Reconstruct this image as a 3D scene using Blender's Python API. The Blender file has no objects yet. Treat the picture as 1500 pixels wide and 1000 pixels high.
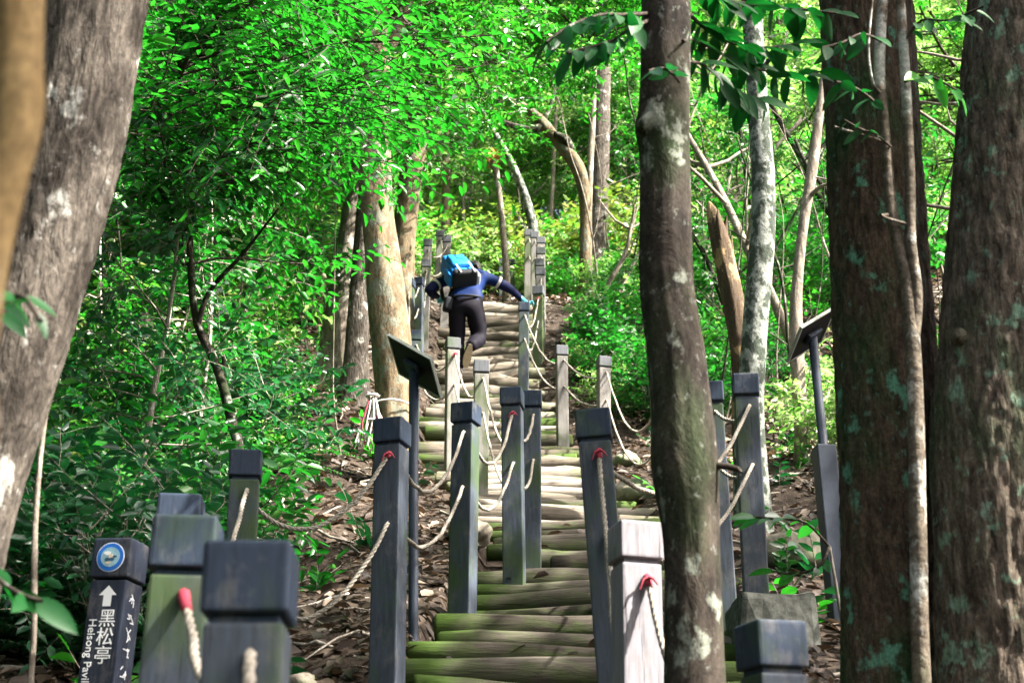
import bpy, bmesh, math, random
import numpy as np
from mathutils import Vector, Matrix, noise

# ------------------------------------------------------------------ camera, sky, sun, exposure
scene = bpy.context.scene
COL = scene.collection
R = math.radians
EYE = Vector((0.0, 0.0, 1.45))
PITCH = math.atan(0.4)
SP, CP = math.sin(PITCH), math.cos(PITCH)
K = 0.88                                   # estimated distance units to metres

cam_data = bpy.data.cameras.new('camera')
cam = bpy.data.objects.new('camera', cam_data); COL.objects.link(cam)
cam.location = EYE
cam.rotation_euler = (math.pi/2 + PITCH, 0, 0)
cam_data.lens = 50; cam_data.sensor_width = 36
cam_data.clip_start = 0.05; cam_data.clip_end = 600
cam_data.dof.use_dof = True
cam_data.dof.focus_distance = 7.8
cam_data.dof.aperture_fstop = 5.6
scene.camera = cam

SUN = Vector((0.78, -0.27, 0.86)).normalized()
world = bpy.data.worlds.new('World'); scene.world = world; world.use_nodes = True
wn = world.node_tree.nodes; wl = world.node_tree.links
sky = wn.new('ShaderNodeTexSky'); sky.sky_type = 'NISHITA'; sky.sun_disc = False
sky.sun_elevation = math.asin(SUN.z); sky.sun_rotation = math.atan2(SUN.x, SUN.y)
sky.air_density = 0.4; sky.dust_density = 10.0; sky.ozone_density = 1.0
bg = wn['Background']; bg.inputs['Strength'].default_value = 0.09
wl.new(sky.outputs[0], bg.inputs[0])
sun_data = bpy.data.lights.new('sun', 'SUN'); sun_data.energy = 5.0; sun_data.angle = R(0.53)
sun_data.color = (1.0, 0.93, 0.82)
sun = bpy.data.objects.new('sun', sun_data); COL.objects.link(sun)
sun.rotation_euler = SUN.to_track_quat('Z', 'Y').to_euler()
scene.view_settings.view_transform = 'Standard'
scene.view_settings.look = 'None'
scene.view_settings.exposure = 2.7
scene.view_settings.gamma = 1.0
scene.cycles.max_bounces = 4; scene.cycles.diffuse_bounces = 3; scene.cycles.glossy_bounces = 2
scene.cycles.transmission_bounces = 4; scene.cycles.transparent_max_bounces = 4
scene.cycles.caustics_reflective = False; scene.cycles.caustics_refractive = False
scene.cycles.sample_clamp_indirect = 6.0

# ------------------------------------------------------------------ helpers
def P(px, py, Y):
    """point seen at image pixel (px, py), at estimated horizontal distance Y"""
    dx = (px-750)/2083.33; dy = (500-py)/2083.33
    t = Y*K/(CP - dy*SP)
    return EYE + Vector((dx*t, Y*K, (SP + dy*CP)*t))
def SZ(py, Y):                              # metres per image pixel at that distance
    dy = (500-py)/2083.33
    return Y*K/(CP - dy*SP)/2083.33

PRO_Y = np.array([-40, -6, 0, 2.2, 6, 7.4, 8.15, 11, 14.3, 16.5, 17.9, 20.6, 24, 28, 40, 70, 120, 200])*K
PRO_Z = np.array([-12, -3.9, -1.5, -.65, .85, 1.42, 1.78, 3.0, 4.52, 5.95, 6.87, 8.85, 10.4, 12.1, 18.3, 34, 56, 80])*K + EYE.z
ST_Y = np.array([-6, 2, 5.2, 6.2, 8.6, 9.8, 12, 14, 17, 21.5, 24, 40])*K
ST_L = np.array([-.7, -.8, -.95, -.47, -.25, -.18, -.6, -.97, -.97, -1.05, -.9, -.9])*K
ST_R = np.array([.7, .7, .35, 1.15, 1.22, 1.15, .95, .62, .33, .26, .3, .3])*K
def prof(y): return np.interp(y, PRO_Y, PRO_Z)
def sstep(a, b, x):
    t = np.clip((x-a)/(b-a), 0, 1); return t*t*(3-2*t)
def tz(x, y):
    x = np.asarray(x, float); y = np.asarray(y, float)
    z = prof(y)
    L = np.interp(y, ST_Y, ST_L); Rr = np.interp(y, ST_Y, ST_R)
    out = np.maximum(np.maximum(L-x, x-Rr), 0)
    f = sstep(0.05, 1.2, out)
    n = .07*np.sin(x*1.7+y*.9+1.3)+.05*np.sin(x*3.1-y*2.3)+.025*np.sin(x*7.3+y*5.1+.4)+.02*np.sin(x*11.-y*9.7)
    z = z + n*f
    z = z + .45*sstep(12.4*K, 14.5*K, y)*sstep(0.02, .7, L-x)*(1-sstep(24*K, 27*K, y))
    z = z + .10*np.minimum(np.maximum(x-Rr-1.0, 0), 15)
    z = z - .05*np.minimum(np.maximum(L-x-2.0, 0), 15)
    inside = 1-sstep(0.0, .06, out)
    return z - .15*inside*(y < 22*K)
def gz(x, y): return float(tz(x, y))

def link(o, parent=None):
    COL.objects.link(o)
    if parent is not None: o.parent = parent
    return o
def tag(o, label=None, cat=None, group=None, kind=None):
    if label: o['label'] = label
    if cat: o['category'] = cat
    if group: o['group'] = group
    if kind: o['kind'] = kind
    return o
def empty(name, loc, rz=0.0, rot=None):
    o = bpy.data.objects.new(name, None); COL.objects.link(o)
    o.empty_display_size = .1
    o.location = loc; o.rotation_euler = rot if rot else (0, 0, rz)
    return o
def obj(name, me, mat=None, parent=None):
    if mat is not None and not me.materials: me.materials.append(mat)
    o = bpy.data.objects.new(name, me)
    return link(o, parent)
def quads(name, V, F, rnd=None, smooth=False):
    if len(F) == 0: V, F = np.zeros((4, 3)), np.array([[0, 1, 2, 3]])
    V = np.asarray(V, np.float32); F = np.asarray(F, np.int32)
    me = bpy.data.meshes.new(name)
    me.vertices.add(len(V)); me.vertices.foreach_set('co', V.ravel())
    n = len(F); k = F.shape[1]
    me.loops.add(n*k); me.loops.foreach_set('vertex_index', F.ravel())
    me.polygons.add(n)
    me.polygons.foreach_set('loop_start', np.arange(0, n*k, k, dtype=np.int32))
    me.polygons.foreach_set('loop_total', np.full(n, k, np.int32))
    if smooth: me.polygons.foreach_set('use_smooth', np.ones(n, bool))
    if rnd is not None:
        a = me.attributes.new('rnd', 'FLOAT', 'FACE'); a.data.foreach_set('value', np.asarray(rnd, np.float32))
    me.update(calc_edges=True); me.validate()
    return me
def bm_mesh(name, bm, smooth=False):
    me = bpy.data.meshes.new(name)
    bmesh.ops.recalc_face_normals(bm, faces=bm.faces[:])
    bm.to_mesh(me); bm.free()
    if smooth: me.polygons.foreach_set('use_smooth', np.ones(len(me.polygons), bool))
    return me
def box_bm(sx, sy, sz, c=(0, 0, 0), bev=0.0, seg=2):
    bm = bmesh.new()
    bmesh.ops.create_cube(bm, size=1, matrix=Matrix.Translation(c) @ Matrix.Diagonal((sx, sy, sz, 1)))
    if bev: bmesh.ops.bevel(bm, geom=bm.edges[:], offset=bev, segments=seg, affect='EDGES', profile=.6)
    return bm

class Tubes:
    def __init__(s): s.V = []; s.F = []; s.n = 0
    def add(s, pts, radii, sides=6, cap=False):
        pts = [Vector(p) for p in pts]; n = len(pts)
        t = (pts[1]-pts[0]).normalized()
        a = t.orthogonal().normalized()
        for i in range(n):
            tt = (pts[min(i+1, n-1)]-pts[max(i-1, 0)])
            if tt.length > 1e-9: t = tt.normalized()
            a = (a - t*a.dot(t))
            a = a.normalized() if a.length > 1e-6 else t.orthogonal().normalized()
            b = t.cross(a)
            for k in range(sides):
                w = 2*math.pi*k/sides
                s.V.append(pts[i] + (a*math.cos(w)+b*math.sin(w))*radii[i])
        for i in range(n-1):
            for k in range(sides):
                k2 = (k+1) % sides
                s.F.append((s.n+i*sides+k, s.n+i*sides+k2, s.n+(i+1)*sides+k2, s.n+(i+1)*sides+k))
        s.n += n*sides
        if cap:
            for i, q in ((0, pts[0]), (n-1, pts[-1])):
                s.V.append(q); c = s.n; s.n += 1
                base = c - 1 - (n*sides-1) if i == 0 else c - 1 - sides
                base = s.n-1-n*sides if i == 0 else s.n-2-sides
                for k in range(0, sides, 2):
                    s.F.append((c, base+k, base+(k+1) % sides, base+(k+2) % sides))
    def mesh(s, name, smooth=True): return quads(name, [v[:] for v in s.V], s.F, smooth=smooth)

def spline(pts, n):
    """Catmull-Rom through tuples of floats, n samples"""
    A = np.array(pts, float); m = len(A)
    A = np.vstack([2*A[0]-A[1], A, 2*A[-1]-A[-2]])
    out = []
    for q in np.linspace(0, m-1-1e-9, n):
        i = int(q); u = q-i
        p0, p1, p2, p3 = A[i], A[i+1], A[i+2], A[i+3]
        out.append(.5*((2*p1)+(-p0+p2)*u+(2*p0-5*p1+4*p2-p3)*u*u+(-p0+3*p1-3*p2+p3)*u**3))
    return np.array(out)

LEAF_U = np.array([0, .28, .66, 1.0, .66, .28]); LEAF_S = np.array([0, -.20, -.19, 0, .19, .20]); LEAF_N = np.array([0, .055, .03, -.10, .03, .055])
def leaves(name, pos, axis, nrm, size, width=1.0, rng=None, rnd=None):
    pos = np.asarray(pos, float); axis = np.asarray(axis, float); nrm = np.asarray(nrm, float); size = np.asarray(size, float)
    axis /= np.linalg.norm(axis, axis=1)[:, None]+1e-9
    side = np.cross(axis, nrm); side /= np.linalg.norm(side, axis=1)[:, None]+1e-9
    nn = np.cross(side, axis)
    n = len(pos)
    curl = rng.uniform(.3, 2.2, n)
    V = (pos[:, None, :] + size[:, None, None]*(LEAF_U[None, :, None]*axis[:, None, :]
         + (width*LEAF_S)[None, :, None]*side[:, None, :] + (LEAF_N[None, :]*curl[:, None])[:, :, None]*nn[:, None, :]))
    V = V.reshape(-1, 3)
    b = np.arange(n)[:, None]*6
    F = np.concatenate([b+np.array([[0, 1, 2, 3]]), b+np.array([[0, 3, 4, 5]])], 1).reshape(-1, 4)
    if rnd is None: rnd = rng.uniform(0, 1, n)
    return quads(name, V, F, rnd=np.repeat(rnd, 2))

# ------------------------------------------------------------------ materials
def newmat(name):
    m = bpy.data.materials.new(name); m.use_nodes = True
    nt = m.node_tree; p = nt.nodes['Principled BSDF']
    return m, nt, p
def N(nt, t, **kw):
    n = nt.nodes.new(t)
    for k, v in kw.items():
        if k in n.inputs: n.inputs[k].default_value = v
        else: setattr(n, k, v)
    return n
def ramp(nt, fac, stops, interp='LINEAR'):
    r = nt.nodes.new('ShaderNodeValToRGB'); r.color_ramp.interpolation = interp
    e = r.color_ramp.elements
    while len(e) < len(stops): e.new(.5)
    for q, (x, c) in zip(e, stops):
        q.position = x; q.color = (c[0], c[1], c[2], 1) if not isinstance(c, (int, float)) else (c, c, c, 1)
    nt.links.new(fac, r.inputs[0]); return r.outputs[0]
def mix(nt, fac, a, b, mode='MIX'):
    m = nt.nodes.new('ShaderNodeMix'); m.data_type = 'RGBA'; m.blend_type = mode
    for s, v in ((m.inputs[0], fac), (m.inputs[6], a), (m.inputs[7], b)):
        if isinstance(v, bpy.types.NodeSocket): nt.links.new(v, s)
        elif isinstance(v, (int, float)): s.default_value = v
        else: s.default_value = (v[0], v[1], v[2], 1)
    return m.outputs[2]
def coords(nt, scale=(1, 1, 1), kind='Object', loc=(0, 0, 0)):
    t = nt.nodes.new('ShaderNodeTexCoord'); m = nt.nodes.new('ShaderNodeMapping')
    m.inputs['Scale'].default_value = scale; m.inputs['Location'].default_value = loc
    nt.links.new(t.outputs[kind], m.inputs[0]); return m.outputs[0]
def noise_tex(nt, vec, scale, detail=4, rough=.6, dist=0.0):
    n = nt.nodes.new('ShaderNodeTexNoise'); n.inputs['Scale'].default_value = scale
    n.inputs['Detail'].default_value = detail; n.inputs['Roughness'].default_value = rough; n.inputs['Distortion'].default_value = dist
    nt.links.new(vec, n.inputs['Vector']); return n.outputs['Fac']
def bump(nt, p, h, strength=.4, dist=.01):
    b = nt.nodes.new('ShaderNodeBump'); b.inputs['Strength'].default_value = strength; b.inputs['Distance'].default_value = dist
    nt.links.new(h, b.inputs['Height']); nt.links.new(b.outputs[0], p.inputs['Normal'])

def leaf_mat(name, cols, trans, tfac=.4, rough=.42, spec=.5):
    m, nt, p = newmat(name)
    a = N(nt, 'ShaderNodeAttribute', attribute_name='rnd')
    oi = nt.nodes.new('ShaderNodeObjectInfo')
    s = nt.nodes.new('ShaderNodeMath'); s.operation = 'MULTIPLY_ADD'; s.inputs[1].default_value = .5; s.inputs[2].default_value = -.25
    nt.links.new(oi.outputs['Random'], s.inputs[0])
    ad = nt.nodes.new('ShaderNodeMath'); ad.operation = 'ADD'; nt.links.new(a.outputs['Fac'], ad.inputs[0]); nt.links.new(s.outputs[0], ad.inputs[1])
    k = len(cols)
    c = ramp(nt, ad.outputs[0], [(i/(k-1), cols[i]) for i in range(k)])
    nt.links.new(c, p.inputs['Base Color'])
    p.inputs['Roughness'].default_value = rough; p.inputs['Specular IOR Level'].default_value = spec
    tr = nt.nodes.new('ShaderNodeBsdfTranslucent')
    tc = mix(nt, .55, c, trans); nt.links.new(tc, tr.inputs[0])
    mx = nt.nodes.new('ShaderNodeMixShader'); mx.inputs[0].default_value = tfac
    nt.links.new(p.outputs[0], mx.inputs[1]); nt.links.new(tr.outputs[0], mx.inputs[2])
    nt.links.new(mx.outputs[0], nt.nodes['Material Output'].inputs[0])
    return m
M = {}
M['leaf_bright'] = leaf_mat('leaf_bright', [(.004, .040, .006), (.008, .095, .009), (.016, .17, .012), (.045, .25, .016), (.11, .30, .03), (.30, .36, .10)], (.05, .60, .02), .34, .33, .6)
M['leaf_mid'] = leaf_mat('leaf_mid', [(.004, .028, .007), (.006, .06, .010), (.010, .11, .012), (.03, .17, .018), (.09, .22, .05)], (.03, .46, .03), .30, .33, .6)
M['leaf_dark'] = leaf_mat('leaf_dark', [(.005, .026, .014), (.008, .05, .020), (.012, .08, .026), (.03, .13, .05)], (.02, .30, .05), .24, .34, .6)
M['leaf_pale'] = leaf_mat('leaf_pale', [(.02, .09, .012), (.05, .19, .025), (.12, .29, .05), (.26, .36, .13), (.50, .50, .32)], (.22, .62, .06), .46, .36, .5)
M['leaf_spray'] = leaf_mat('leaf_spray', [(.003, .022, .005), (.005, .05, .007), (.009, .10, .010), (.02, .18, .014), (.07, .27, .03), (.22, .32, .08)], (.03, .50, .02), .32, .36, .5)
M['leaf_olive'] = leaf_mat('leaf_olive', [(.02, .05, .008), (.05, .10, .012), (.10, .17, .02), (.20, .24, .04), (.32, .26, .08)], (.20, .42, .03), .36, .40, .4)
M['leaf_near'] = leaf_mat('leaf_near', [(.003, .03, .008), (.004, .055, .010), (.008, .08, .013)], (.01, .30, .03), .25, .45, .25)
M['litter'] = leaf_mat('litter', [(.014, .010, .008), (.036, .024, .017), (.075, .052, .037), (.16, .125, .098), (.40, .355, .31)], (.2, .12, .06), .10, .6, .3)
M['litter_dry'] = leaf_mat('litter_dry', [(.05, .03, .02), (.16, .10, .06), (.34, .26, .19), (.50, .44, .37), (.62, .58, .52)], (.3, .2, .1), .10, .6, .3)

def bark_mat(name, c_dark, c_light, lichen=(.55, .58, .52), lich=.62, moss=(.03, .10, .02), mossy=.65, stretch=.16, sc=28, bumps=.8, lsc=5.0, lw=.03):
    m, nt, p = newmat(name)
    v = coords(nt, (1, 1, stretch)); v2 = coords(nt, (1, 1, .75)); v3 = coords(nt, (1, 1, .45), loc=(3.1, 1.7, .3))
    n1 = noise_tex(nt, v, sc, 6, .65, .6); n2 = noise_tex(nt, v2, lsc, 5, .62); n3 = noise_tex(nt, v3, 2.6, 5, .6); n4 = noise_tex(nt, v2, 95, 4, .75)
    c = ramp(nt, n1, [(.32, c_dark), (.52, [(a+b)/2 for a, b in zip(c_dark, c_light)]), (.7, c_light)])
    c = mix(nt, ramp(nt, n3, [(mossy-.08, 0), (mossy+.06, .8)]), c, moss)
    c = mix(nt, ramp(nt, n2, [(lich-lw, 0), (lich+lw, .85)]), c, lichen)
    n5 = noise_tex(nt, v2, lsc*3.2, 4, .7)
    c = mix(nt, ramp(nt, n5, [(.60, 0), (.68, .6)]), c, [.6*q+.05 for q in lichen])
    c = mix(nt, .6, c, ramp(nt, n4, [(.34, .12), (.62, 1.0)]), 'MULTIPLY')
    nt.links.new(c, p.inputs['Base Color']); p.inputs['Roughness'].default_value = .9; p.inputs['Specular IOR Level'].default_value = .10
    vor = nt.nodes.new('ShaderNodeTexVoronoi'); vor.feature = 'DISTANCE_TO_EDGE'; vor.inputs['Scale'].default_value = sc*.9; nt.links.new(v, vor.inputs['Vector'])
    h = mix(nt, .45, n1, vor.outputs['Distance'])
    bump(nt, p, h, min(1.0, bumps*1.25), .03)
    return m
M['bark_brown'] = bark_mat('bark_brown', (.024, .017, .012), (.14, .100, .072), lichen=(.12, .31, .21), lich=.615, moss=(.020, .060, .020), mossy=.52, lsc=9, stretch=.28, sc=36)
M['bark_grey'] = bark_mat('bark_grey', (.030, .026, .022), (.15, .13, .11), lichen=(.38, .38, .35), lich=.62, mossy=.72, lsc=8, stretch=.28, sc=36)
M['bark_furrow'] = bark_mat('bark_furrow', (.030, .022, .017), (.19, .155, .122), lichen=(.18, .29, .21), lich=.60, moss=(.030, .075, .030), mossy=.56, lsc=12, stretch=.22, sc=34, bumps=.9)
M['bark_liana'] = bark_mat('bark_liana', (.055, .045, .034), (.19, .16, .125), lichen=(.42, .43, .40), lich=.55, moss=(.05, .06, .03), mossy=.6, stretch=1.6, sc=14, lsc=5, bumps=.5)
M['bark_dark'] = bark_mat('bark_dark', (.010, .008, .007), (.075, .062, .050), lichen=(.22, .24, .20), lich=.60, moss=(.022, .040, .014), mossy=.52, stretch=.6, sc=9, bumps=.6, lsc=10)
M['bark_tan'] = bark_mat('bark_tan', (.075, .056, .036), (.24, .185, .115), lichen=(.17, .18, .14), lich=.54, moss=(.10, .12, .06), mossy=.62, stretch=.4, sc=18, bumps=.5, lsc=8)
M['bark_pale'] = bark_mat('bark_pale', (.12, .10, .08), (.34, .30, .25), lichen=(.50, .48, .43), lich=.60, moss=(.10, .13, .05), mossy=.66, stretch=.3, sc=20, bumps=.5)
M['bark_birch'] = bark_mat('bark_birch', (.18, .20, .18), (.36, .38, .35), lichen=(.022, .035, .022), lich=.50, moss=(.04, .07, .03), mossy=.64, stretch=.7, sc=20, bumps=.4, lsc=13, lw=.04)
M['bark_yellow'] = bark_mat('bark_yellow', (.15, .10, .045), (.30, .22, .11), lichen=(.36, .30, .19), lich=.6, moss=(.16, .14, .05), mossy=.7, sc=10, bumps=.3)
M['bark_snag'] = bark_mat('bark_snag', (.20, .13, .065), (.46, .33, .18), lichen=(.055, .042, .033), lich=.47, moss=(.12, .06, .04), mossy=.58, stretch=.2, sc=16, bumps=.7, lsc=5, lw=.02)
M['twig'] = bark_mat('twig', (.16, .14, .115), (.46, .42, .36), mossy=.8, lich=.8, sc=40, bumps=.2)
M['twig_dark'] = bark_mat('twig_dark', (.03, .024, .02), (.11, .09, .075), mossy=.8, lich=.8, sc=40, bumps=.2)

def simple(name, col, rough=.6, spec=.4, nsc=None, amt=.35, metal=0, bmp=0, stretch=(1, 1, 1)):
    m, nt, p = newmat(name); p.inputs['Roughness'].default_value = rough; p.inputs['Specular IOR Level'].default_value = spec
    p.inputs['Metallic'].default_value = metal
    if nsc:
        n = noise_tex(nt, coords(nt, stretch), nsc, 5)
        c = mix(nt, amt, col, ramp(nt, n, [(.3, .15), (.72, 1.0)]), 'MULTIPLY'); nt.links.new(c, p.inputs['Base Color'])
        if bmp: bump(nt, p, n, bmp, .006)
    else: p.inputs['Base Color'].default_value = (*col, 1)
    return m
def post_mat(name, base, moss_amt, pale=.0):
    m, nt, p = newmat(name)
    v = coords(nt, (1, 1, .12)); vw = coords(nt, (1, 1, .6))
    oi = nt.nodes.new('ShaderNodeObjectInfo')
    add = nt.nodes.new('ShaderNodeVectorMath'); add.operation = 'ADD'
    cmb = nt.nodes.new('ShaderNodeCombineXYZ'); mu = nt.nodes.new('ShaderNodeMath'); mu.operation = 'MULTIPLY'; mu.inputs[1].default_value = 40
    nt.links.new(oi.outputs['Random'], mu.inputs[0])
    for i in range(3): nt.links.new(mu.outputs[0], cmb.inputs[i])
    nt.links.new(vw, add.inputs[0]); nt.links.new(cmb.outputs[0], add.inputs[1])
    n1 = noise_tex(nt, v, 70, 5, .7); n2 = noise_tex(nt, add.outputs[0], 4.2, 4, .6); n3 = noise_tex(nt, add.outputs[0], 14, 5, .7)
    c = ramp(nt, n1, [(.3, [q*.72 for q in base]), (.7, [q*1.3 for q in base])])
    c = mix(nt, ramp(nt, n3, [(.52, 0), (.72, .55)]), c, (.15, .145, .14))
    n6 = noise_tex(nt, coords(nt, (1, 1, .03)), 95, 3, .6)
    c = mix(nt, ramp(nt, n6, [(.30, .85), (.37, 0)]), c, [q*.25 for q in base])
    c = mix(nt, ramp(nt, n2, [(moss_amt, 0), (moss_amt+.16, .75)]), c, (.040, .070, .016))
    nt.links.new(c, p.inputs['Base Color']); p.inputs['Roughness'].default_value = .6; p.inputs['Specular IOR Level'].default_value = .14
    bump(nt, p, mix(nt, .5, n1, ramp(nt, n6, [(.30, 0), (.40, 1.0)])), .5, .004)
    return m
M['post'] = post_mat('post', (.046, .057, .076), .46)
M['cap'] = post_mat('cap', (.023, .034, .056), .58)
M['post_lit_grey'] = post_mat('post_lit_grey', (.165, .158, .150), .50)  # paler copies for upper posts and caps, sunlight put into their colour
M['cap_lit_grey'] = post_mat('cap_lit_grey', (.085, .092, .105), .58)
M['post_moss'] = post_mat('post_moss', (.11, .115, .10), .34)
M['post_lit_pale'] = post_mat('post_lit_pale', (.19, .183, .205), .62)  # palest copy of the post, direct sunlight put into its colour
M['sign_post'] = post_mat('sign_post', (.022, .028, .045), .80)
M['white_paint'] = simple('white_paint', (.78, .80, .82), .5)
M['blue_paint'] = simple('blue_paint', (.02, .14, .52), .4)
M['pale_blue'] = simple('pale_blue', (.34, .58, .70), .4, nsc=70, amt=.5)
M['logo_dark'] = simple('logo_dark', (.03, .09, .16), .5)
M['logo_sand'] = simple('logo_sand', (.62, .52, .38), .5)
M['sign_back'] = simple('sign_back', (.012, .012, .014), .5, .10, nsc=14, amt=.4)
M['sign_frame'] = simple('sign_frame', (.30, .33, .30), .5, .3)
M['sign_pole'] = simple('sign_pole', (.030, .040, .060), .5, .2, nsc=30, amt=.3)
M['concrete'] = simple('concrete', (.17, .18, .16), .9, .1, nsc=22, amt=.85, bmp=.8)
M['red_tape'] = simple('red_tape', (.36, .03, .06), .7, nsc=90, amt=.5)
M['jacket'] = simple('jacket', (.004, .017, .085), .65, .10, nsc=20, amt=.4)
M['sleeve'] = simple('sleeve', (.006, .009, .045), .7, .10)
M['trousers'] = simple('trousers', (.007, .006, .012), .75, .10, nsc=16, amt=.4)
M['shoe'] = simple('shoe', (.03, .03, .035), .7, .10)
M['sole'] = simple('sole', (.42, .33, .22), .8, nsc=60, amt=.5)
M['hair'] = simple('hair', (.012, .010, .010), .5)
M['skin'] = simple('skin', (.50, .32, .23), .5)
M['glove'] = simple('glove', (.08, .42, .55), .6)
M['pack_blue'] = simple('pack_blue', (.012, .19, .60), .6, .15, nsc=25, amt=.3)
M['pack_black'] = simple('pack_black', (.015, .017, .022), .6, .10)
M['pack_grey'] = simple('pack_grey', (.36, .38, .42), .5)
M['cloth_white'] = simple('cloth_white', (.62, .60, .57), .9, nsc=30, amt=.4)
M['orange_wood'] = simple('orange_wood', (.62, .30, .06), .7, nsc=20, amt=.5)

def rope_mat():
    m, nt, p = newmat('rope')
    n = noise_tex(nt, coords(nt), 160, 3); n2 = noise_tex(nt, coords(nt), 5, 4)
    c = ramp(nt, n, [(.3, (.13, .115, .095)), (.7, (.40, .37, .32))])
    c = mix(nt, ramp(nt, n2, [(.55, 0), (.75, .45)]), c, (.16, .17, .11))
    nt.links.new(c, p.inputs['Base Color']); p.inputs['Roughness'].default_value = .9; p.inputs['Specular IOR Level'].default_value = .1
    bump(nt, p, n, .5, .003); return m
M['rope'] = rope_mat()
def log_mat(name='log_wood', k=1.0, moss=.58):
    m, nt, p = newmat(name)
    oi = nt.nodes.new('ShaderNodeObjectInfo')
    v = coords(nt, (.10, 1, 1)); vm = coords(nt, (.5, 1, 1))
    sep = nt.nodes.new('ShaderNodeSeparateXYZ'); nt.links.new(coords(nt), sep.inputs[0])
    n1 = noise_tex(nt, v, 46, 6, .7, .8); n2 = noise_tex(nt, vm, 3.4, 5, .6, .3)
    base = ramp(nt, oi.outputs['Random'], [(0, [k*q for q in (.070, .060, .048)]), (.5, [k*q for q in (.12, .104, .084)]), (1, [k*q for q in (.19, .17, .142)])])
    c = mix(nt, .8, base, ramp(nt, n1, [(.30, .10), (.5, .65), (.70, 1.0)]), 'MULTIPLY')
    # moss grows from the damp log ends and along patches
    ab = nt.nodes.new('ShaderNodeMath'); ab.operation = 'ABSOLUTE'; nt.links.new(sep.outputs[0], ab.inputs[0])
    e = nt.nodes.new('ShaderNodeMath'); e.operation = 'MULTIPLY_ADD'; e.inputs[1].default_value = .30; nt.links.new(ab.outputs[0], e.inputs[0])
    nt.links.new(n2, e.inputs[2])
    c = mix(nt, ramp(nt, e.outputs[0], [(moss, 0), (moss+.18, .85)]), c, (.050, .095, .014))
    nt.links.new(c, p.inputs['Base Color']); p.inputs['Roughness'].default_value = .85; p.inputs['Specular IOR Level'].default_value = .10
    bump(nt, p, n1, .6, .012); return m
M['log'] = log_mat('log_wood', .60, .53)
M['log_lit'] = log_mat('log_lit', 1.9, .64)  # paler copy of the log wood, sunlight on the upper flight coloured in
def soil_mat():
    m, nt, p = newmat('soil')
    v = coords(nt)
    n1 = noise_tex(nt, v, 1.3, 6, .65); n2 = noise_tex(nt, v, 16, 6, .75); n3 = noise_tex(nt, v, 55, 3, .7)
    c = ramp(nt, n2, [(.28, (.016, .012, .009)), (.5, (.046, .034, .026)), (.72, (.12, .095, .074))])
    c = mix(nt, .5, c, ramp(nt, n1, [(.35, .35), (.65, 1.0)]), 'MULTIPLY')
    nt.links.new(c, p.inputs['Base Color']); p.inputs['Roughness'].default_value = .95; p.inputs['Specular IOR Level'].default_value = .15
    bump(nt, p, mix(nt, .5, n2, n3), .9, .05); return m
M['soil'] = soil_mat()
def rock_mat():
    m, nt, p = newmat('rock')
    g = nt.nodes.new('ShaderNodeNewGeometry'); sp = nt.nodes.new('ShaderNodeSeparateXYZ'); nt.links.new(g.outputs['Normal'], sp.inputs[0])
    n1 = noise_tex(nt, coords(nt), 14, 6, .7); n2 = noise_tex(nt, coords(nt), 4, 4)
    c = ramp(nt, n1, [(.3, (.10, .085, .065)), (.7, (.34, .30, .24))])
    c = mix(nt, ramp(nt, n2, [(.45, 0), (.6, .85)]), c, (.07, .13, .045))
    nt.links.new(c, p.inputs['Base Color']); p.inputs['Roughness'].default_value = .9
    bump(nt, p, n1, .6, .02); return m
M['rock'] = rock_mat()

# ------------------------------------------------------------------ terrain
def build_ground():
    xs = np.unique(np.concatenate([np.linspace(-120, -14, 24), np.linspace(-14, -4, 40), np.linspace(-4, 4, 130), np.linspace(4, 14, 40), np.linspace(14, 120, 24)]))
    ys = np.unique(np.concatenate([np.linspace(-40, 0, 24), np.linspace(0, 24, 240), np.linspace(24, 60, 80), np.linspace(60, 190, 40)]))
    X, Y = np.meshgrid(xs, ys)
    Z = tz(X, Y)
    V = np.stack([X, Y, Z], -1).reshape(-1, 3)
    nx, ny = len(xs), len(ys)
    i = np.arange(ny-1)[:, None]*nx + np.arange(nx-1)[None, :]
    F = np.stack([i, i+1, i+nx+1, i+nx], -1).reshape(-1, 4)
    o = obj('ground', quads('ground', V, F, smooth=True), M['soil']); tag(o, kind='structure')
build_ground()

# ------------------------------------------------------------------ log stairway
def log_mesh(rs, L, r, seg=14, sides=10):
    V = []; F = []
    ph = [rs.uniform(0, 6.28) for _ in range(6)]
    a1, a2 = rs.uniform(.1, .4)*r, rs.uniform(.12, .45)*r
    tap = rs.uniform(-.18, .18)
    kn = rs.uniform(-.4, .4)*L; kh = rs.choice([0, 0, .18, .3])
    for i in range(seg+1):
        u = i/seg; x = (u-.5)*L
        end = min(i, seg-i); ef = .80 if end == 0 else (.97 if end == 1 else 1)
        if end == 1: x = (-.5*L+.015) if i == 1 else (.5*L-.015)
        cy = a1*math.sin(u*5+ph[0])+.3*a1*math.sin(u*13+ph[1]); cz = a2*math.sin(u*4.3+ph[2])+.25*a2*math.sin(u*11+ph[3])
        rr = r*(1+tap*(2*u-1)+.06*math.sin(u*9+ph[4])+kh*math.exp(-((x-kn)/.05)**2))*ef
        for k in range(sides):
            w = 2*math.pi*k/sides
            q = rr*(1+.05*math.sin(3*w+ph[5]+u*2))
            V.append((x, cy+q*math.cos(w), cz+q*math.sin(w)))
    for i in range(seg):
        for k in range(sides):
            k2 = (k+1) % sides
            F.append((i*sides+k, (i+1)*sides+k, (i+1)*sides+k2, i*sides+k2))
    n = len(V)
    V.append((-.5*L, 0, 0)); V.append((.5*L, 0, 0))
    for k in range(0, sides, 2):
        F.append((n, k, (k+1) % sides, (k+2) % sides))
        b = seg*sides
        F.append((n+1, b+(k+2) % sides, b+(k+1) % sides, b+k))
    return quads('log', V, F, smooth=True)
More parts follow.
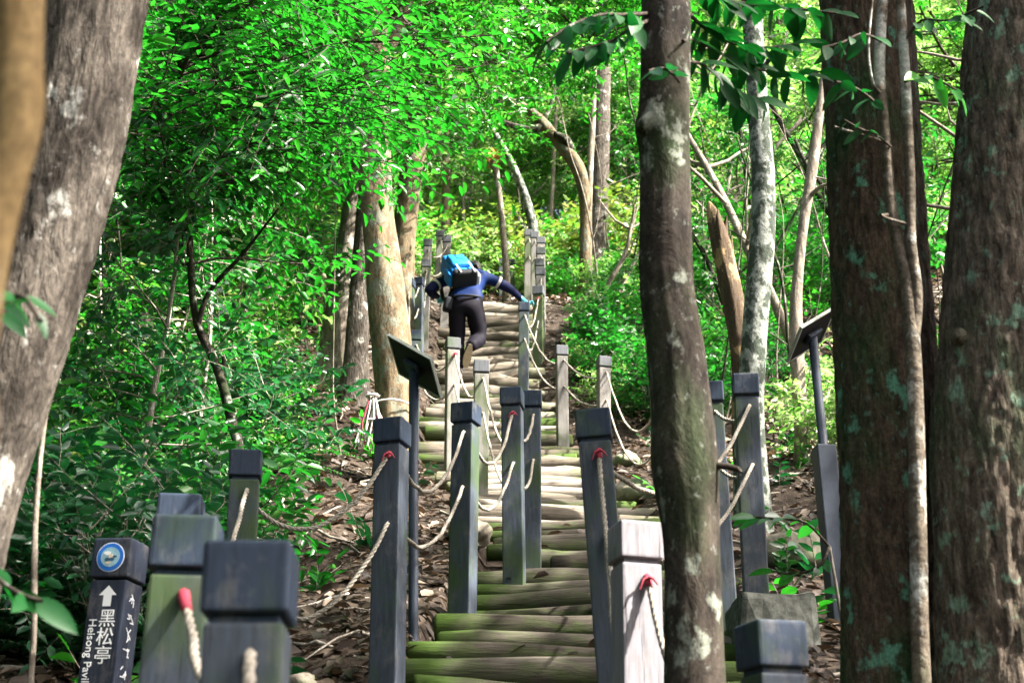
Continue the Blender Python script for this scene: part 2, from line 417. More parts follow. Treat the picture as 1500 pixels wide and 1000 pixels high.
def build_stairs():
    rs = random.Random(5)
    root = empty('log_stairway', (0, 0, 0)); tag(root, kind='structure')
    y = 1.2*K; i = 0
    while y < 21.4*K:
        slope = (prof(y+.1)-prof(y-.1))/.2
        up = float(sstep(11*K, 15*K, y))
        rise = rs.uniform(.088, .128)*(1-up)+rs.uniform(.125, .165)*up
        r = rise*rs.uniform(.42, .58)
        L = np.interp(y, ST_Y, ST_L); Rr = np.interp(y, ST_Y, ST_R)
        turn = 8.3*K < y < 14*K
        l = L - rs.uniform(-.06, .12); rr = Rr + rs.uniform(-.05, .15)
        if 8.6*K < y < 9.25*K: l = L+rs.uniform(.2, .45)
        me = log_mesh(rs, rr-l, r)
        o = obj('log', me, M['log_lit' if y > 10.2*K and rs.random() < .85 else 'log'], root)
        o.location = ((l+rr)/2, y, float(prof(y))-r*.75+rs.uniform(-.012, .012))
        o.rotation_euler = (rs.uniform(-.2, .2), rs.uniform(-.02, .02)+(rs.uniform(-.05, .05) if turn else 0), rs.uniform(-.03, .03)+(rs.uniform(-.10, .06) if turn else 0))
        y += rise/slope; i += 1
build_stairs()

# ------------------------------------------------------------------ posts and ropes
POST_W = .118*K*1.02; CAP_W = .134*K; CAP_H = .112*K
POSTS = {}
_post_cache = {}
def post(key, px, py, Y, rot, label, group=None, tilt=(0, 0), s=1.0, mats=('post', 'cap')):
    top = P(px, py, Y)
    g = gz(top.x, top.y)
    H = top.z-g+.12
    rq = random.Random(key); tilt = (tilt[0]+rq.uniform(-1.2, 1.2), tilt[1]+rq.uniform(-1.1, 1.1))
    root = empty('rail_post', (top.x, top.y, g-.12), rot=(R(tilt[0]), R(tilt[1]), R(rot)))
    root.location = top - root.rotation_euler.to_matrix() @ Vector((0, 0, H))
    tag(root, label, 'post', group)
    me = bm_mesh('shaft', box_bm(POST_W*s, POST_W*s, H-CAP_H*s-.012, (0, 0, (H-CAP_H*s-.012)/2), .006, 2))
    obj('shaft', me, M[mats[0]], root)
    # neck under the cap: the dark rebate line
    ck = ('cap', round(s, 2))
    if ck not in _post_cache:
        bm = box_bm(CAP_W*s, CAP_W*s, CAP_H*s, (0, 0, 0), .009, 3)
        m2 = box_bm(POST_W*s*.86, POST_W*s*.86, .03, (0, 0, -CAP_H*s/2-.006)); tmp = bpy.data.meshes.new('t'); m2.to_mesh(tmp); m2.free(); bm.from_mesh(tmp); bpy.data.meshes.remove(tmp)
        me2 = bm_mesh('cap', bm); me2.materials.append(M['cap']); _post_cache[ck] = me2
    c = obj('cap', _post_cache[ck], None, root); c.material_slots[0].link = 'OBJECT'; c.material_slots[0].material = M[mats[1]]; c.location = (0, 0, H-CAP_H*s/2)
    POSTS[key] = (root.location.copy(), root.rotation_euler.to_matrix(), H, s)
    return root
UP = 'rail posts up the long straight flight'
post('P1', 371, 805, 2.2, 2, 'blurred grey post with broad dark cap and pale rope knot, tallest beside the arrow sign')
post('P2', 278, 765, 2.95, 4, 'grey mossy post with red taped rope under its cap near the arrow sign')
post('P3', 267, 730, 4.3, 6, 'dark capped post showing just above the post with red taped rope')
post('P4', 361, 664, 5.7, 8, 'navy post on leaf littered bank with pale rope looping down its front')
post('P5', 575, 617, 6.0, -17, 'tall dark blue post before the sign pole, two ropes leaving to the left')
post('P6', 683, 593, 7.4, -20, 'dark blue capped post beside the stair logs, right face catching sun, kinked rope')
post('P7', 750, 571, 8.15, -9, 'post with red knot under its cap and mossy green edge, another post right behind it')
post('P7b', 779, 575, 8.9, -3, 'dark post standing close behind the red knotted mossy post')
post('P13', 705, 530, 11.3, 5, 'slim sunlit post with dark cap at the bend of the stairs', mats=('post_lit_grey', 'cap_lit_grey'))
post('P14', 663, 497, 12.8, 14, 'pale sunlit post with rope looped over it and a red tie, below the hiker', mats=('post_lit_grey', 'cap_lit_grey'))
post('P19', 608, 486, 14.0, 6, 'post half hidden behind the tilted sign panel and the tan tree')
post('P20', 600, 410, 17.0, -12, 'dark post beside the tan tree trunk, left of the climbing hiker', UP)
post('P20b', 614, 408, 17.6, -12, 'dark post beside the tan tree trunk, left of the climbing hiker', UP)
post('P21', 624, 382, 18.2, 4, 'grey post on the hiker\'s left with rope running up its face', UP, mats=('post_lit_grey', 'cap_lit_grey'))
post('P22', 627, 352, 18.9, 4, 'grey post on the hiker\'s left with rope running up its face', UP, mats=('post_lit_grey', 'cap_lit_grey'))
post('P23', 655, 347, 19.7, 3, 'grey capped post above the hiker\'s backpack at the stair top', UP, mats=('post_lit_grey', 'cap_lit_grey'))
post('P24', 645, 339, 20.6, 3, 'grey capped post above the hiker\'s backpack at the stair top', UP, mats=('post_lit_grey', 'cap_lit_grey'))
post('F1', 677, 363, 26.0, 5, 'small distant post beyond the top of the stairs', 'far posts beyond the stair top')
post('F2', 699, 366, 26.5, 5, 'small distant post beyond the top of the stairs', 'far posts beyond the stair top')
post('F3', 735, 378, 25.0, 5, 'small distant post beyond the top of the stairs', 'far posts beyond the stair top')
post('F4', 749, 382, 25.5, 5, 'small distant post beyond the top of the stairs', 'far posts beyond the stair top')
post('P10', 1127, 913, 3.5, 17, 'low near post with dark navy cap in front of the leaning brown trunk')
post('P9', 930, 770, 4.35, 14, 'post coloured pale for sunlight, with bright front face and red tape against the dark trunk', s=1.05, mats=('post_lit_pale', 'post_lit_pale'))
post('P8', 868, 605, 5.1, -6, 'dark post with bright red knot and long rope hanging down its front', tilt=(0, -3.4))
post('P11', 1091, 552, 6.8, -6, 'tall dark post set on the concrete block')
post('P12', 1040, 563, 7.2, -6, 'post mostly hidden behind the dark lichen spotted trunk')
post('P965', 963, 560, 11.3, 8, 'post coloured pale grey for sunlight, peeking out left of the dark trunk', mats=('post_lit_grey', 'cap_lit_grey'))
post('P16', 884, 524, 13.8, 14, 'short sunlit post with lilac grey cap among the leaf litter', mats=('post_lit_grey', 'cap_lit_grey'))
post('P15', 822, 508, 14.3, 9, 'grey green post with pale dappled face below the hiker\'s outstretched hand', s=.98, mats=('post_lit_grey', 'cap_lit_grey'))
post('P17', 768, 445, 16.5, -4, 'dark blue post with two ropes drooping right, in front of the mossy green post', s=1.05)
post('P18', 789, 421, 17.9, -12, 'broad mossy green post that the hiker holds the rope of', s=1.12, mats=('post_moss', 'cap_lit_grey'))
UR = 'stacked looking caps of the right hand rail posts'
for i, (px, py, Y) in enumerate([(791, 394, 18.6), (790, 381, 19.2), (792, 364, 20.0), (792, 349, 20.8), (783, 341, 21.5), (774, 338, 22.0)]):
    post('U%d' % i, px, py, Y, 2, 'grey rail post in the row above the mossy green post', UR, s=1.05, mats=('post_lit_grey', 'cap_lit_grey'))

def attach(key, h, face):
    """point on post key, h below its top, on front (-1), back (+1) or centre (0)"""
    b, m, H, s = POSTS[key]
    return b + m @ Vector((0.012, face*POST_W*s*.5, H-h*s))
def rope(name, keys, h, label, sags, taped=(), rad=.0088):
    T = Tubes(); rs = random.Random(hash(label) % 999 if False else len(label)*7+len(keys))
    a0 = attach(keys[0], h, -1.12)
    pts = [a0+Vector((.035, -.12, -.60)), a0+Vector((.03, -.09, -.42)), a0+Vector((.022, -.06, -.25)), a0+Vector((.012, -.035, -.12)), a0+Vector((.004, -.018, -.04))]
    for i, k in enumerate(keys):
        # near side first: rope enters the back face of the nearer post and leaves the front face of the farther one
        f, c, b = attach(k, h, -1.12), attach(k, h, 0), attach(k, h, 1.12)
        if i > 0:
            prev = pts[-1]
            n = 16; sg = sags.get((keys[i-1], k), None)
            d = (f-prev); sag = sg if sg is not None else .16*d.length
            for q in range(1, n):
                u = q/n
                w = 4*u*(1-u)
                p = prev.lerp(f, u) - Vector((0, 0, sag*w)) + Vector((rs.uniform(-.004, .004), 0, rs.uniform(-.004, .004)))
                pts.append(p)
        pts += [f, c, b]
    seg = [0.0]
    for i in range(1, len(pts)): seg.append(seg[-1]+max((pts[i]-pts[i-1]).length, 1e-5))
    n = int(seg[-1]/.013); A = np.array([q[:] for q in pts]); ss = np.linspace(0, seg[-1], n)
    C = np.stack([np.interp(ss, seg, A[:, k]) for k in range(3)], 1)
    for _ in range(2): C[1:-1] = .25*C[:-2]+.5*C[1:-1]+.25*C[2:]
    C = [Vector(c) for c in C]; a = Vector((1, 0, 0)); fr = []
    for i in range(n):
        t = (C[min(i+1, n-1)]-C[max(i-1, 0)]).normalized(); a = a-t*a.dot(t); a = a.normalized() if a.length > 1e-4 else t.orthogonal().normalized(); fr.append((a.copy(), t.cross(a)))
    for k in range(3):
        T.add([C[i]+(fr[i][0]*math.cos(ss[i]*95+2.094*k)+fr[i][1]*math.sin(ss[i]*95+2.094*k))*rad*.52 for i in range(n)], [rad*.60]*n, 5)
    o = obj(name, T.mesh('rope'), M['rope']); tag(o, label, 'rope')
    for k in taped:
        TT = Tubes(); f = attach(k, h, -1.15)
        idx = min(range(len(pts)), key=lambda j: (pts[j]-f).length)
        seq = [f+Vector((0, .02, 0)), pts[idx], pts[idx].lerp(pts[max(idx-1, 0)], 1.1 if k == 'P2' else .28)]
        TT.add(spline([p[:] for p in seq], 6), [rad*1.3, rad*1.5, rad*1.3, rad*1.35, rad*1.2, rad*1.1], 8, cap=True)
        for e in (-1, 1):
            if k != 'P2': TT.add([f+Vector((0, -.012, 0)), f+Vector((e*.014, -.02, -.008)), f+Vector((e*.024, -.022, -.03+.006*e))], [rad*.5, rad*.42, rad*.2], 5)
        obj('red_tape', TT.mesh('red_tape'), M['red_tape'], o)
    return o
LEFT = ['P1', 'P2', 'P3', 'P4', 'P5', 'P6', 'P7', 'P7b', 'P13', 'P14', 'P19', 'P20', 'P20b', 'P21', 'P22', 'P23', 'P24']
RIGHT = ['P10', 'P9', 'P8', 'P11', 'P12', 'P965', 'P16', 'P15', 'P17', 'P18', 'U0', 'U1', 'U2', 'U3', 'U4', 'U5']
rope('rail_rope', LEFT, .150, 'pale upper rope sagging through the left posts from below their caps', {('P4', 'P5'): .20, ('P5', 'P6'): .20, ('P6', 'P7'): .20, ('P7', 'P7b'): .14}, ('P2', 'P5', 'P7', 'P14'))
rope('rail_rope', LEFT, .42, 'pale lower rope sagging through the middle of the left posts', {('P4', 'P5'): .26, ('P5', 'P6'): .16, ('P6', 'P7'): .16, ('P7', 'P7b'): .14})
rope('rail_rope', RIGHT, .150, 'pale upper rope sagging through the right posts from below their caps', {('P8', 'P11'): .24, ('P9', 'P8'): .30, ('P15', 'P17'): .18, ('P10', 'P9'): .3}, ('P9', 'P8', 'P18'))
rope('rail_rope', RIGHT, .42, 'pale lower rope sagging through the middle of the right posts', {('P8', 'P11'): .2, ('P9', 'P8'): .30, ('P15', 'P17'): .16})

# concrete block under the tall right post
b, _, _, _ = POSTS['P11']
gb = gz(b.x, b.y)
topc = P(1100, 876, 6.8).z
bm = box_bm(.34, .40, topc-gb+.3, (0, 0, 0), .03, 2); bmesh.ops.subdivide_edges(bm, edges=bm.edges[:], cuts=3, use_grid_fill=True)
for v in bm.verts: v.co += Vector((noise.noise(v.co*9), noise.noise(v.co*9+Vector((5, 1, 2))), noise.noise(v.co*9+Vector((1, 7, 2)))))*.022
o = obj('concrete_block', bm_mesh('concrete_block', bm), M['concrete']); o.location = (b.x+.07, b.y+.06, (topc+gb-.3)/2)
tag(o, 'rough grey concrete footing under the tall dark post', 'concrete block')

# ------------------------------------------------------------------ signs
def info_sign(c_px, Y, wv, hv, pole_top, base_px, label, thick):
    """tilted panel seen from behind: wv, hv are (right, up, away) vectors in estimated distance units"""
    def cv(a): return (Vector((1, 0, 0))*a[0] + Vector((0, -SP, CP))*a[1] + Vector((0, CP, SP))*a[2])*K
    C = P(*c_px, Y); w = cv(wv); h = cv(hv)
    bx, by = P(*base_px, Y).x, Y*K
    g = gz(bx, by)
    root = empty('information_sign', (bx, by, g)); tag(root, label, 'sign')
    Lw, Lh = w.length, h.length
    x = w.normalized(); yv = (-h - x*(-h).dot(x)).normalized(); z = x.cross(yv)
    Mx = Matrix((x, yv, z)).transposed().to_4x4(); Mx.translation = C
    Mi = Matrix.Translation((-bx, -by, -g)) @ Mx
    pn = obj('panel', bm_mesh('panel', box_bm(Lw-.016, Lh-.016, .010, (0, 0, 0), .002, 1)), M['sign_back'], root); pn.matrix_local = Mi
    fb = bmesh.new()
    for (sx, sy, cx, cy) in ((Lw, .008, 0, Lh/2-.004), (Lw, .008, 0, -Lh/2+.004), (.008, Lh-.016, Lw/2-.004, 0), (.008, Lh-.016, -Lw/2+.004, 0)):
        bmesh.ops.create_cube(fb, size=1, matrix=Matrix.Translation((cx, cy, 0)) @ Matrix.Diagonal((sx, sy, .015, 1)))
    fr = obj('frame', bm_mesh('frame', fb), M['sign_frame'], pn)
    br = obj('bracket', bm_mesh('bracket', box_bm(.09, .07, .02, (0, 0, (-.017 if z.y > 0 else .017)), .004, 1)), M['sign_pole'], pn)
    pt = P(*pole_top, Y)
    T = Tubes(); T.add([(0, 0, -.15), (0, 0, .02), (pt.x-bx, pt.y-by, pt.z-g)], [.022, .022, .022], 14, cap=True)
    obj('pole', T.mesh('pole'), M['sign_pole'], root)
    if thick:
        q = P(*thick, Y)
        d = Vector((pt.x-bx, pt.y-by, pt.z-g)).normalized()
        hh = (q.z-g)
        sl = obj('base_sleeve', bm_mesh('base_sleeve', box_bm(.092, .092, hh+.1, (0, 0, (hh+.1)/2-.1), .006, 2)), M['sign_pole'], root)
        sl.rotation_euler = (0, math.atan2(d.x, d.z), .12)
info_sign((608, 536), 6.9, (.235, -.123, -.20), (.042, -.205, .181), (606, 542), (606, 905), 'dark tilted sign panel on slim pole behind the tall blue post, back to view', None)
info_sign((1188, 490), 7.2, (.212, .112, .13), (-.036, -.192, .215), (1190, 490), (1230, 892), 'dark tilted sign panel on thick based pole beside the big brown trunk', (1208, 654))

def text_mesh(name, s, size, mat, parent, mtx):
    cu = bpy.data.curves.new(name, 'FONT'); cu.body = s; cu.size = size; cu.align_x = 'CENTER'; cu.align_y = 'CENTER'
    cu.extrude = .0006
    tmp = bpy.data.objects.new('tmp', cu); COL.objects.link(tmp)
    dg = bpy.context.evaluated_depsgraph_get()
    me = bpy.data.meshes.new_from_object(tmp.evaluated_get(dg)); bpy.data.objects.remove(tmp)
    me.materials.clear(); me.materials.append(mat)
    o = obj(name, me, None, parent); o.matrix_local = mtx
    return o
def disc(r, n=28, sy=1.0):
    bm = bmesh.new(); bmesh.ops.create_cone(bm, cap_ends=True, segments=n, radius1=r, radius2=r, depth=.0012)
    if sy != 1: bmesh.ops.scale(bm, vec=(1, sy, 1), verts=bm.verts[:])
    return bm
def arrow_sign():
    Y = 5.0; top = P(181, 794, Y); g = gz(top.x, top.y); H = top.z-g
    root = empty('direction_sign', (top.x-.02, top.y, g), rot=(0, R(1.5), R(-11)))
    tag(root, 'dark square signpost with blue round emblem, white arrow and white lettering', 'signpost')
    W = .118; CH = .125
    sh = obj('shaft', bm_mesh('shaft', box_bm(W, W, H-CH+.1, (0, 0, (H-CH-.1)/2-.006), .006, 2)), M['sign_post'], root)
    cp = obj('cap', bm_mesh('cap', box_bm(W*1.1, W*1.1, CH, (0, 0, H-CH/2), .010, 3)), M['sign_post'], root)
    fr = Matrix.Rotation(R(90), 4, 'X')
    def on_front(x, z, cap=0, up=0): return Matrix.Translation((x, -(W*1.1/2 if cap else W/2)-.0008-up, z)) @ fr
    em = obj('emblem', bm_mesh('emblem', disc(.046)), M['white_paint'], cp); em.matrix_local = on_front(0, H-CH/2, 1)
    for r, m, u in ((.0435, 'blue_paint', .0012), (.031, 'pale_blue', .0024)):
        d = obj('emblem_ring', bm_mesh('emblem_ring', disc(r)), M[m], em); d.location = (0, 0, u)
    for (x, y, rr, sy, m) in ((-.009, -.008, .008, .7, 'logo_dark'), (.006, -.007, .009, .6, 'logo_dark'), (.002, .003, .007, 1.2, 'logo_sand'), (.016, .001, .007, .5, 'logo_dark'), (-.004, -.018, .009, .45, 'logo_sand'), (-.010, .012, .012, .5, 'white_paint')):
        d = obj('emblem_figure', bm_mesh('emblem_figure', disc(rr, 12, sy)), M[m], em); d.location = (x, y, .0036)
    zt = H-CH
    bm = bmesh.new()
    vs = [bm.verts.new(q) for q in ((-.0135, -.030, 0), (.0135, -.030, 0), (.0135, .004, 0), (.029, .004, 0), (0, .034, 0), (-.029, .004, 0), (-.0135, .004, 0))]
    bm.faces.new(vs)
    a = obj('arrow', bm_mesh('arrow', bm), M['white_paint'], sh); a.matrix_local = on_front(.004, zt-.058)
    for i, ch in enumerate('黑松亭'):
        text_mesh('lettering', ch, .058, M['white_paint'], sh, on_front(.012, zt-.128-.056*i))
    rd = Matrix.Rotation(R(-90), 4, 'Z')
    text_mesh('lettering', 'Heisong Pavilion', .036, M['white_paint'], sh, on_front(-.035, zt-.245) @ rd)
    # random strokes standing in for unreadable lettering down the other face
    rs = random.Random(3); fs = Matrix.Rotation(R(90), 4, 'Z') @ fr
    for i in range(7):
        bm = bmesh.new()
        for k in range(5):
            bmesh.ops.create_cube(bm, size=1, matrix=Matrix.Translation((rs.uniform(-.016, .016), rs.uniform(-.016, .016), 0)) @ Matrix.Rotation(rs.choice([0, 1.57, .7, -.7]), 4, 'Z') @ Matrix.Diagonal((rs.uniform(.012, .026), .0028, .0012, 1)))
        q = obj('glyph_strokes', bm_mesh('glyph_strokes', bm), M['white_paint'], sh)
        q.matrix_local = Matrix.Translation((W/2+.001, -.005, zt-.06-.055*i)) @ fs
arrow_sign()

# ------------------------------------------------------------------ trees
RF = 34
def trunk_mesh(pts, seed=0, sides=20, rough=.05, per=.06, ridge=0.0):
    """pts: list of (Vector, radius)"""
    A = np.array([(p.x, p.y, p.z, r) for p, r in pts])
    L = np.linalg.norm(np.diff(A[:, :3], axis=0), axis=1).sum()
    n = int(max(8, min(330, L/per)))
    S = spline(A, n)
    V = []; F = []
    a = Vector((1, 0, 0))
    for i in range(n):
        c = Vector(S[i, :3]); t = Vector(S[min(i+1, n-1), :3]-S[max(i-1, 0), :3]).normalized()
        a = (a-t*a.dot(t)).normalized(); b = t.cross(a); r = max(S[i, 3], .004)
        for k in range(sides):
            w = 2*math.pi*k/sides; d = a*math.cos(w)+b*math.sin(w)
            q = Vector((d.x*1.6/max(r*8, .6), d.y*1.6/max(r*8, .6), c.z*1.3+seed*7.3))
            f = 1+rough*1.6*noise.noise(q*1.4)+rough*.8*noise.noise(q*4)
            if ridge:
                q2 = Vector((d.x*r*RF, d.y*r*RF, c.z*RF*.2+seed))
                v = noise.noise(q2); w2 = noise.noise(Vector((q2.x*1.9+4, q2.y*1.9, q2.z*1.7)))
                f += ridge*(min(abs(v)*4.5, 1)-.7)+ridge*.55*(min(abs(w2)*4, 1)-.7)+ridge*.3*noise.noise(q2*3.7)
            V.append((c+d*r*f)[:])
    for i in range(n-1):
        for k in range(sides):
            k2 = (k+1) % sides
            F.append((i*sides+k, i*sides+k2, (i+1)*sides+k2, (i+1)*sides+k))
    return V, F
def pxpts(L): return [(P(x, y, Y), .5*w*SZ(y, Y)) for (x, y, Y, w) in L]

def tree(name, label, L, mat, seed=1, sides=20, rough=.05, ridge=0.0, per=.06, branches=(), cat='tree', group=None, rootflare=1.35, root=True, crown=None, trunkname='trunk', bmat=None):
    pts = pxpts(L)                       # listed from the top down
    if root:
        p, r = pts[-1]
        d = (p-pts[-2][0]); d = d/max(abs(d.z), .05)
        g = gz(p.x, p.y); drop = p.z-g
        if drop > .05:
            k = min(drop, 1.5)*.25
            q = Vector((p.x+d.x*k, p.y+d.y*k, 0)); q.z = gz(q.x, q.y)
            if drop > .8: pts.append((p.lerp(q, .75), r*1.05))
            pts.append((Vector((q.x, q.y, q.z+.02)), r*rootflare)); pts.append((Vector((q.x, q.y, q.z-.2)), r*rootflare*1.15))
        else: pts.append((Vector((p.x, p.y, g-.2)), r*rootflare))
    base = pts[-1][0].copy(); base.z = gz(base.x, base.y)
    rt = empty(name, base); tag(rt, label, cat, group)
    V, F = trunk_mesh(pts, seed, sides, rough, per, ridge)
    V = [(v[0]-base.x, v[1]-base.y, v[2]-base.z) for v in V]
    tr = obj(trunkname, quads(trunkname, V, F, smooth=True), mat, rt)
    for bl in branches:
        bp = [(p-base, r) for p, r in pxpts(bl)]
        V, F = trunk_mesh(bp, seed+3, max(8, sides//2), rough*.8, per)
        obj('branch', quads('branch', V, F, smooth=True), bmat or mat, tr)
    return rt, pts

# foliage generators -------------------------------------------------
class Grow:
    def __init__(s, seed): s.r = random.Random(seed); s.T = Tubes(); s.p = []; s.a = []; s.n = []; s.z = []
    def rv(s): return Vector((s.r.gauss(0, 1), s.r.gauss(0, 1), s.r.gauss(0, 1))).normalized()
    def leaf(s, p, a, n, z): s.p.append(p[:]); s.a.append(a[:]); s.n.append(n[:]); s.z.append(z)
    def twig(s, p, d, L, r, size, nl, droop=.15, flat=.6, pin=False):
        pts = [p.copy()]; n = 4; dd = d.copy()
        for i in range(n):
            dd = (dd + s.rv()*.18 - Vector((0, 0, droop*.5))).normalized(); pts.append(pts[-1]+dd*L/n)
        s.T.add(pts, [r*(1-.7*i/n) for i in range(n+1)], 3)
        side = dd.cross(Vector((0, 0, 1)))
        side = side.normalized() if side.length > .1 else s.rv()
        up = side.cross(dd).normalized()
        if up.z < 0: up = -up
        for i in range(nl):
            u = (i+.6)/nl; q = u*n; k = min(int(q), n-1); pos = pts[k].lerp(pts[k+1], q-k)
            sg = 1 if i % 2 else -1
            ax = (dd*s.r.uniform(.25, .8) + side*sg*s.r.uniform(.6, 1.0) + s.rv()*(.12 if pin else .35) - Vector((0, 0, droop*s.r.uniform(0, 1.6)))).normalized()
            nn = (up*flat + s.rv()*(1-flat)*(.5 if pin else 1.0)).normalized()
            s.leaf(pos, ax, nn, size*s.r.uniform(.6, 1.15)*(1 if not pin else (1.1-.6*abs(u-.4))))
    def branch(s, p, d, L, r, lv, kids, size, nl, spread=.9, lift=.12, droop=.15, flat=.6, pin=False, start=.25):
        n = 5; pts = [p.copy()]; dd = d.copy(); dirs = []
        for i in range(n):
            dd = (dd+s.rv()*.16+Vector((0, 0, lift*.4))).normalized(); pts.append(pts[-1]+dd*L/n); dirs.append(dd.copy())
        s.T.add(pts, [r*(1-.75*i/n) for i in range(n+1)], 4 if lv > 1 else 3)
        for k in range(kids):
            u = start+(1-start)*(k+s.r.random())/kids; q = min(u*n, n-1e-3); i = int(q)
            pos = pts[i].lerp(pts[i+1], q-i); dr = dirs[i]
            o = dr.cross(s.rv()).normalized()
            nd = (dr*(1-spread*.6)+o*spread+Vector((0, 0, lift))).normalized()
            if flat > .7: nd.z *= .5; nd.normalize()
            if lv <= 1: s.twig(pos, nd, L*s.r.uniform(.35, .6), r*.35, size, nl, droop, flat, pin)
            else: s.branch(pos, nd, L*s.r.uniform(.45, .65), r*.5, lv-1, kids, size, nl, spread, lift, droop, flat, pin, start)
        if lv <= 1: s.twig(pts[-1], dd, L*.4, r*.3, size, nl, droop, flat, pin)
    def meshes(s, name, width=1.0):
        rng = np.random.default_rng(len(s.p))
        return leaves(name+'_foliage', s.p, s.a, s.n, s.z, width, rng), s.T.mesh(name+'_stem')

TPL = {}
def tpl(key, kind, seed):
    g = Grow(seed); r = g.r; Z = Vector((0, 0, 1))
    if kind == 'shrub':        # many stems from the ground, broad leaves; about 1.1 m high
        for i in range(11):
            a = 6.28*i/11+r.uniform(-.3, .3); t = r.uniform(.15, .75)
            d = Vector((math.cos(a)*t, math.sin(a)*t, 1)).normalized()
            g.branch(Vector((math.cos(a)*.08, math.sin(a)*.08, -.05)), d, r.uniform(.7, 1.2), .014, 2, 4, .115, 6, .8, .1, .2, .55)
        f, s = g.meshes(key)
    elif kind == 'sapling':    # one slim stem of about 3.4 m with side branches
        pts = [Vector((0, 0, -.1))]; d = Vector((r.uniform(-.15, .15), r.uniform(-.15, .15), 1)).normalized()
        for i in range(8):
            d = (d+g.rv()*.10+Z*.1).normalized(); pts.append(pts[-1]+d*.42)
        g.T.add(pts, [.028*(1-.8*i/8) for i in range(9)], 6)
        for i in range(17):
            u = r.uniform(.22, 1); q = min(u*8, 7.99); p = pts[int(q)].lerp(pts[int(q)+1], q % 1)
            a = r.uniform(0, 6.28); g.branch(p, Vector((math.cos(a), math.sin(a), r.uniform(0, .6))).normalized(), r.uniform(.5, 1.1)*(1.15-.5*u), .010, 1, 7, .105, 9, .85, .05, .22, .62)
        f, s = g.meshes(key)
    elif kind == 'frond':      # arching pinnate fronds, dark undergrowth
        for i in range(15):
            a = 6.28*i/15+r.uniform(-.3, .3); t = r.uniform(.35, 1.1)
            p = Vector((0, 0, 0)); d = Vector((math.cos(a)*t, math.sin(a)*t, 1)).normalized(); L = r.uniform(.7, 1.2)
            pts = [p.copy()]
            for k in range(10):
                d = (d+Vector((math.cos(a)*.10, math.sin(a)*.10, -.12))+g.rv()*.04).normalized(); pts.append(pts[-1]+d*L/10)
            g.T.add(pts, [.006*(1-.08*k) for k in range(11)], 3)
            for k in range(3, 11):
                dr = (pts[k]-pts[k-1]).normalized(); side = dr.cross(Z).normalized(); up = side.cross(dr)
                for sg in (-1, 1):
                    for e in (0, .5):
                        pos = pts[k-1].lerp(pts[k], e)
                        g.leaf(pos, (side*sg+dr*.45-Z*.15+g.rv()*.1).normalized(), (up+g.rv()*.2).normalized(), r.uniform(.10, .17)*(1.15-.06*k))
        f, s = g.meshes(key, .62)
    elif kind == 'crown':      # crown of a tall tree: radius about 2.2 m, centred at the origin
        for i in range(20):
            d = g.rv(); d.z = abs(d.z)*.9-.15; d.normalize()
            g.branch(Vector((0, 0, -1.0))+d*.3, d, r.uniform(1.5, 2.4), .035, 3, 4, .115, 8, .85, .05, .18, .5, start=.35)
        f, s = g.meshes(key)
    elif kind == 'canopy':     # wider, thinner crown with gaps
        for i in range(8):
            d = g.rv(); d.z = abs(d.z)*.5; d.normalize()
            g.branch(Vector((0, 0, -.6))+d*.3, d, r.uniform(1.6, 2.6), .035, 3, 4, .13, 7, .8, .04, .15, .65, start=.45)
        f, s = g.meshes(key)
    elif kind == 'seedling':   # a hand's breadth of leaves
        for i in range(3):
            a = r.uniform(0, 6.28); g.twig(Vector((0, 0, -.02)), Vector((math.cos(a)*.5, math.sin(a)*.5, 1)).normalized(), r.uniform(.12, .3), .003, .085, 7, .1, .75)
        f, s = g.meshes(key)
    TPL[key] = (f, s); return f, s
for i in range(4): tpl('shrub%d' % i, 'shrub', 10+i)
for i in range(4): tpl('sapling%d' % i, 'sapling', 30+i)
for i in range(3): tpl('frond%d' % i, 'frond', 50+i)
for i in range(3): tpl('crown%d' % i, 'crown', 70+i)
for i in range(2): tpl('canopy%d' % i, 'canopy', 80+i)
for i in range(3): tpl('seedling%d' % i, 'seedling', 90+i)
_matmesh = {}
def with_mat(me, m):
    k = (me.name, m)
    if k not in _matmesh:
        c = me if not me.materials else me.copy()
        c.materials.clear(); c.materials.append(M[m]); _matmesh[k] = c
    return _matmesh[k]
_m2 = {}
def foliage_part(key, leafm, stemm, parent, loc=(0, 0, 0), rot=(0, 0, 0), sc=(1, 1, 1), fname='foliage', sname='stem'):
    f, s = TPL[key]
    # object-level material slots let alike plants share one mesh
    for nm, me, mm in ((fname, f, leafm), (sname, s, stemm)):
        if not me.materials: me.materials.append(M[mm])
        o = bpy.data.objects.new(nm, me); COL.objects.link(o); o.parent = parent
        o.material_slots[0].link = 'OBJECT'; o.material_slots[0].material = M[mm]
        o.location = loc; o.rotation_euler = rot; o.scale = sc
        if nm == fname: o['kind'] = 'stuff'
def plant(name, key, x, y, sc, leafm, stemm, label, cat, group, rs, dz=0, zs=1.0):
    rt = empty(name, (x, y, gz(x, y)+dz), rs.uniform(0, 6.28)); tag(rt, label, cat, group)
    foliage_part(key, leafm, stemm, rt, sc=(sc, sc, sc*zs), rot=(rs.uniform(-.1, .1), rs.uniform(-.1, .1), 0))
    return rt
def crown_on(rt, top, n, rad, leafm, rs, keys=('crown0', 'crown1', 'crown2'), spread=1.0, fname='crown'):
    base = rt.location
    for i in range(n):
        off = Vector((rs.gauss(0, spread), rs.gauss(0, spread), rs.uniform(-.3, .8)*spread)) if i else Vector((0, 0, .3))
        s = rad/2.2*rs.uniform(.8, 1.15)
        foliage_part(rs.choice(keys), leafm, 'twig_dark', rt, loc=top-base+off, rot=(rs.uniform(-.3, .3), rs.uniform(-.3, .3), rs.uniform(0, 6.28)), sc=(s, s, s*.85), fname='crown', sname='limb')

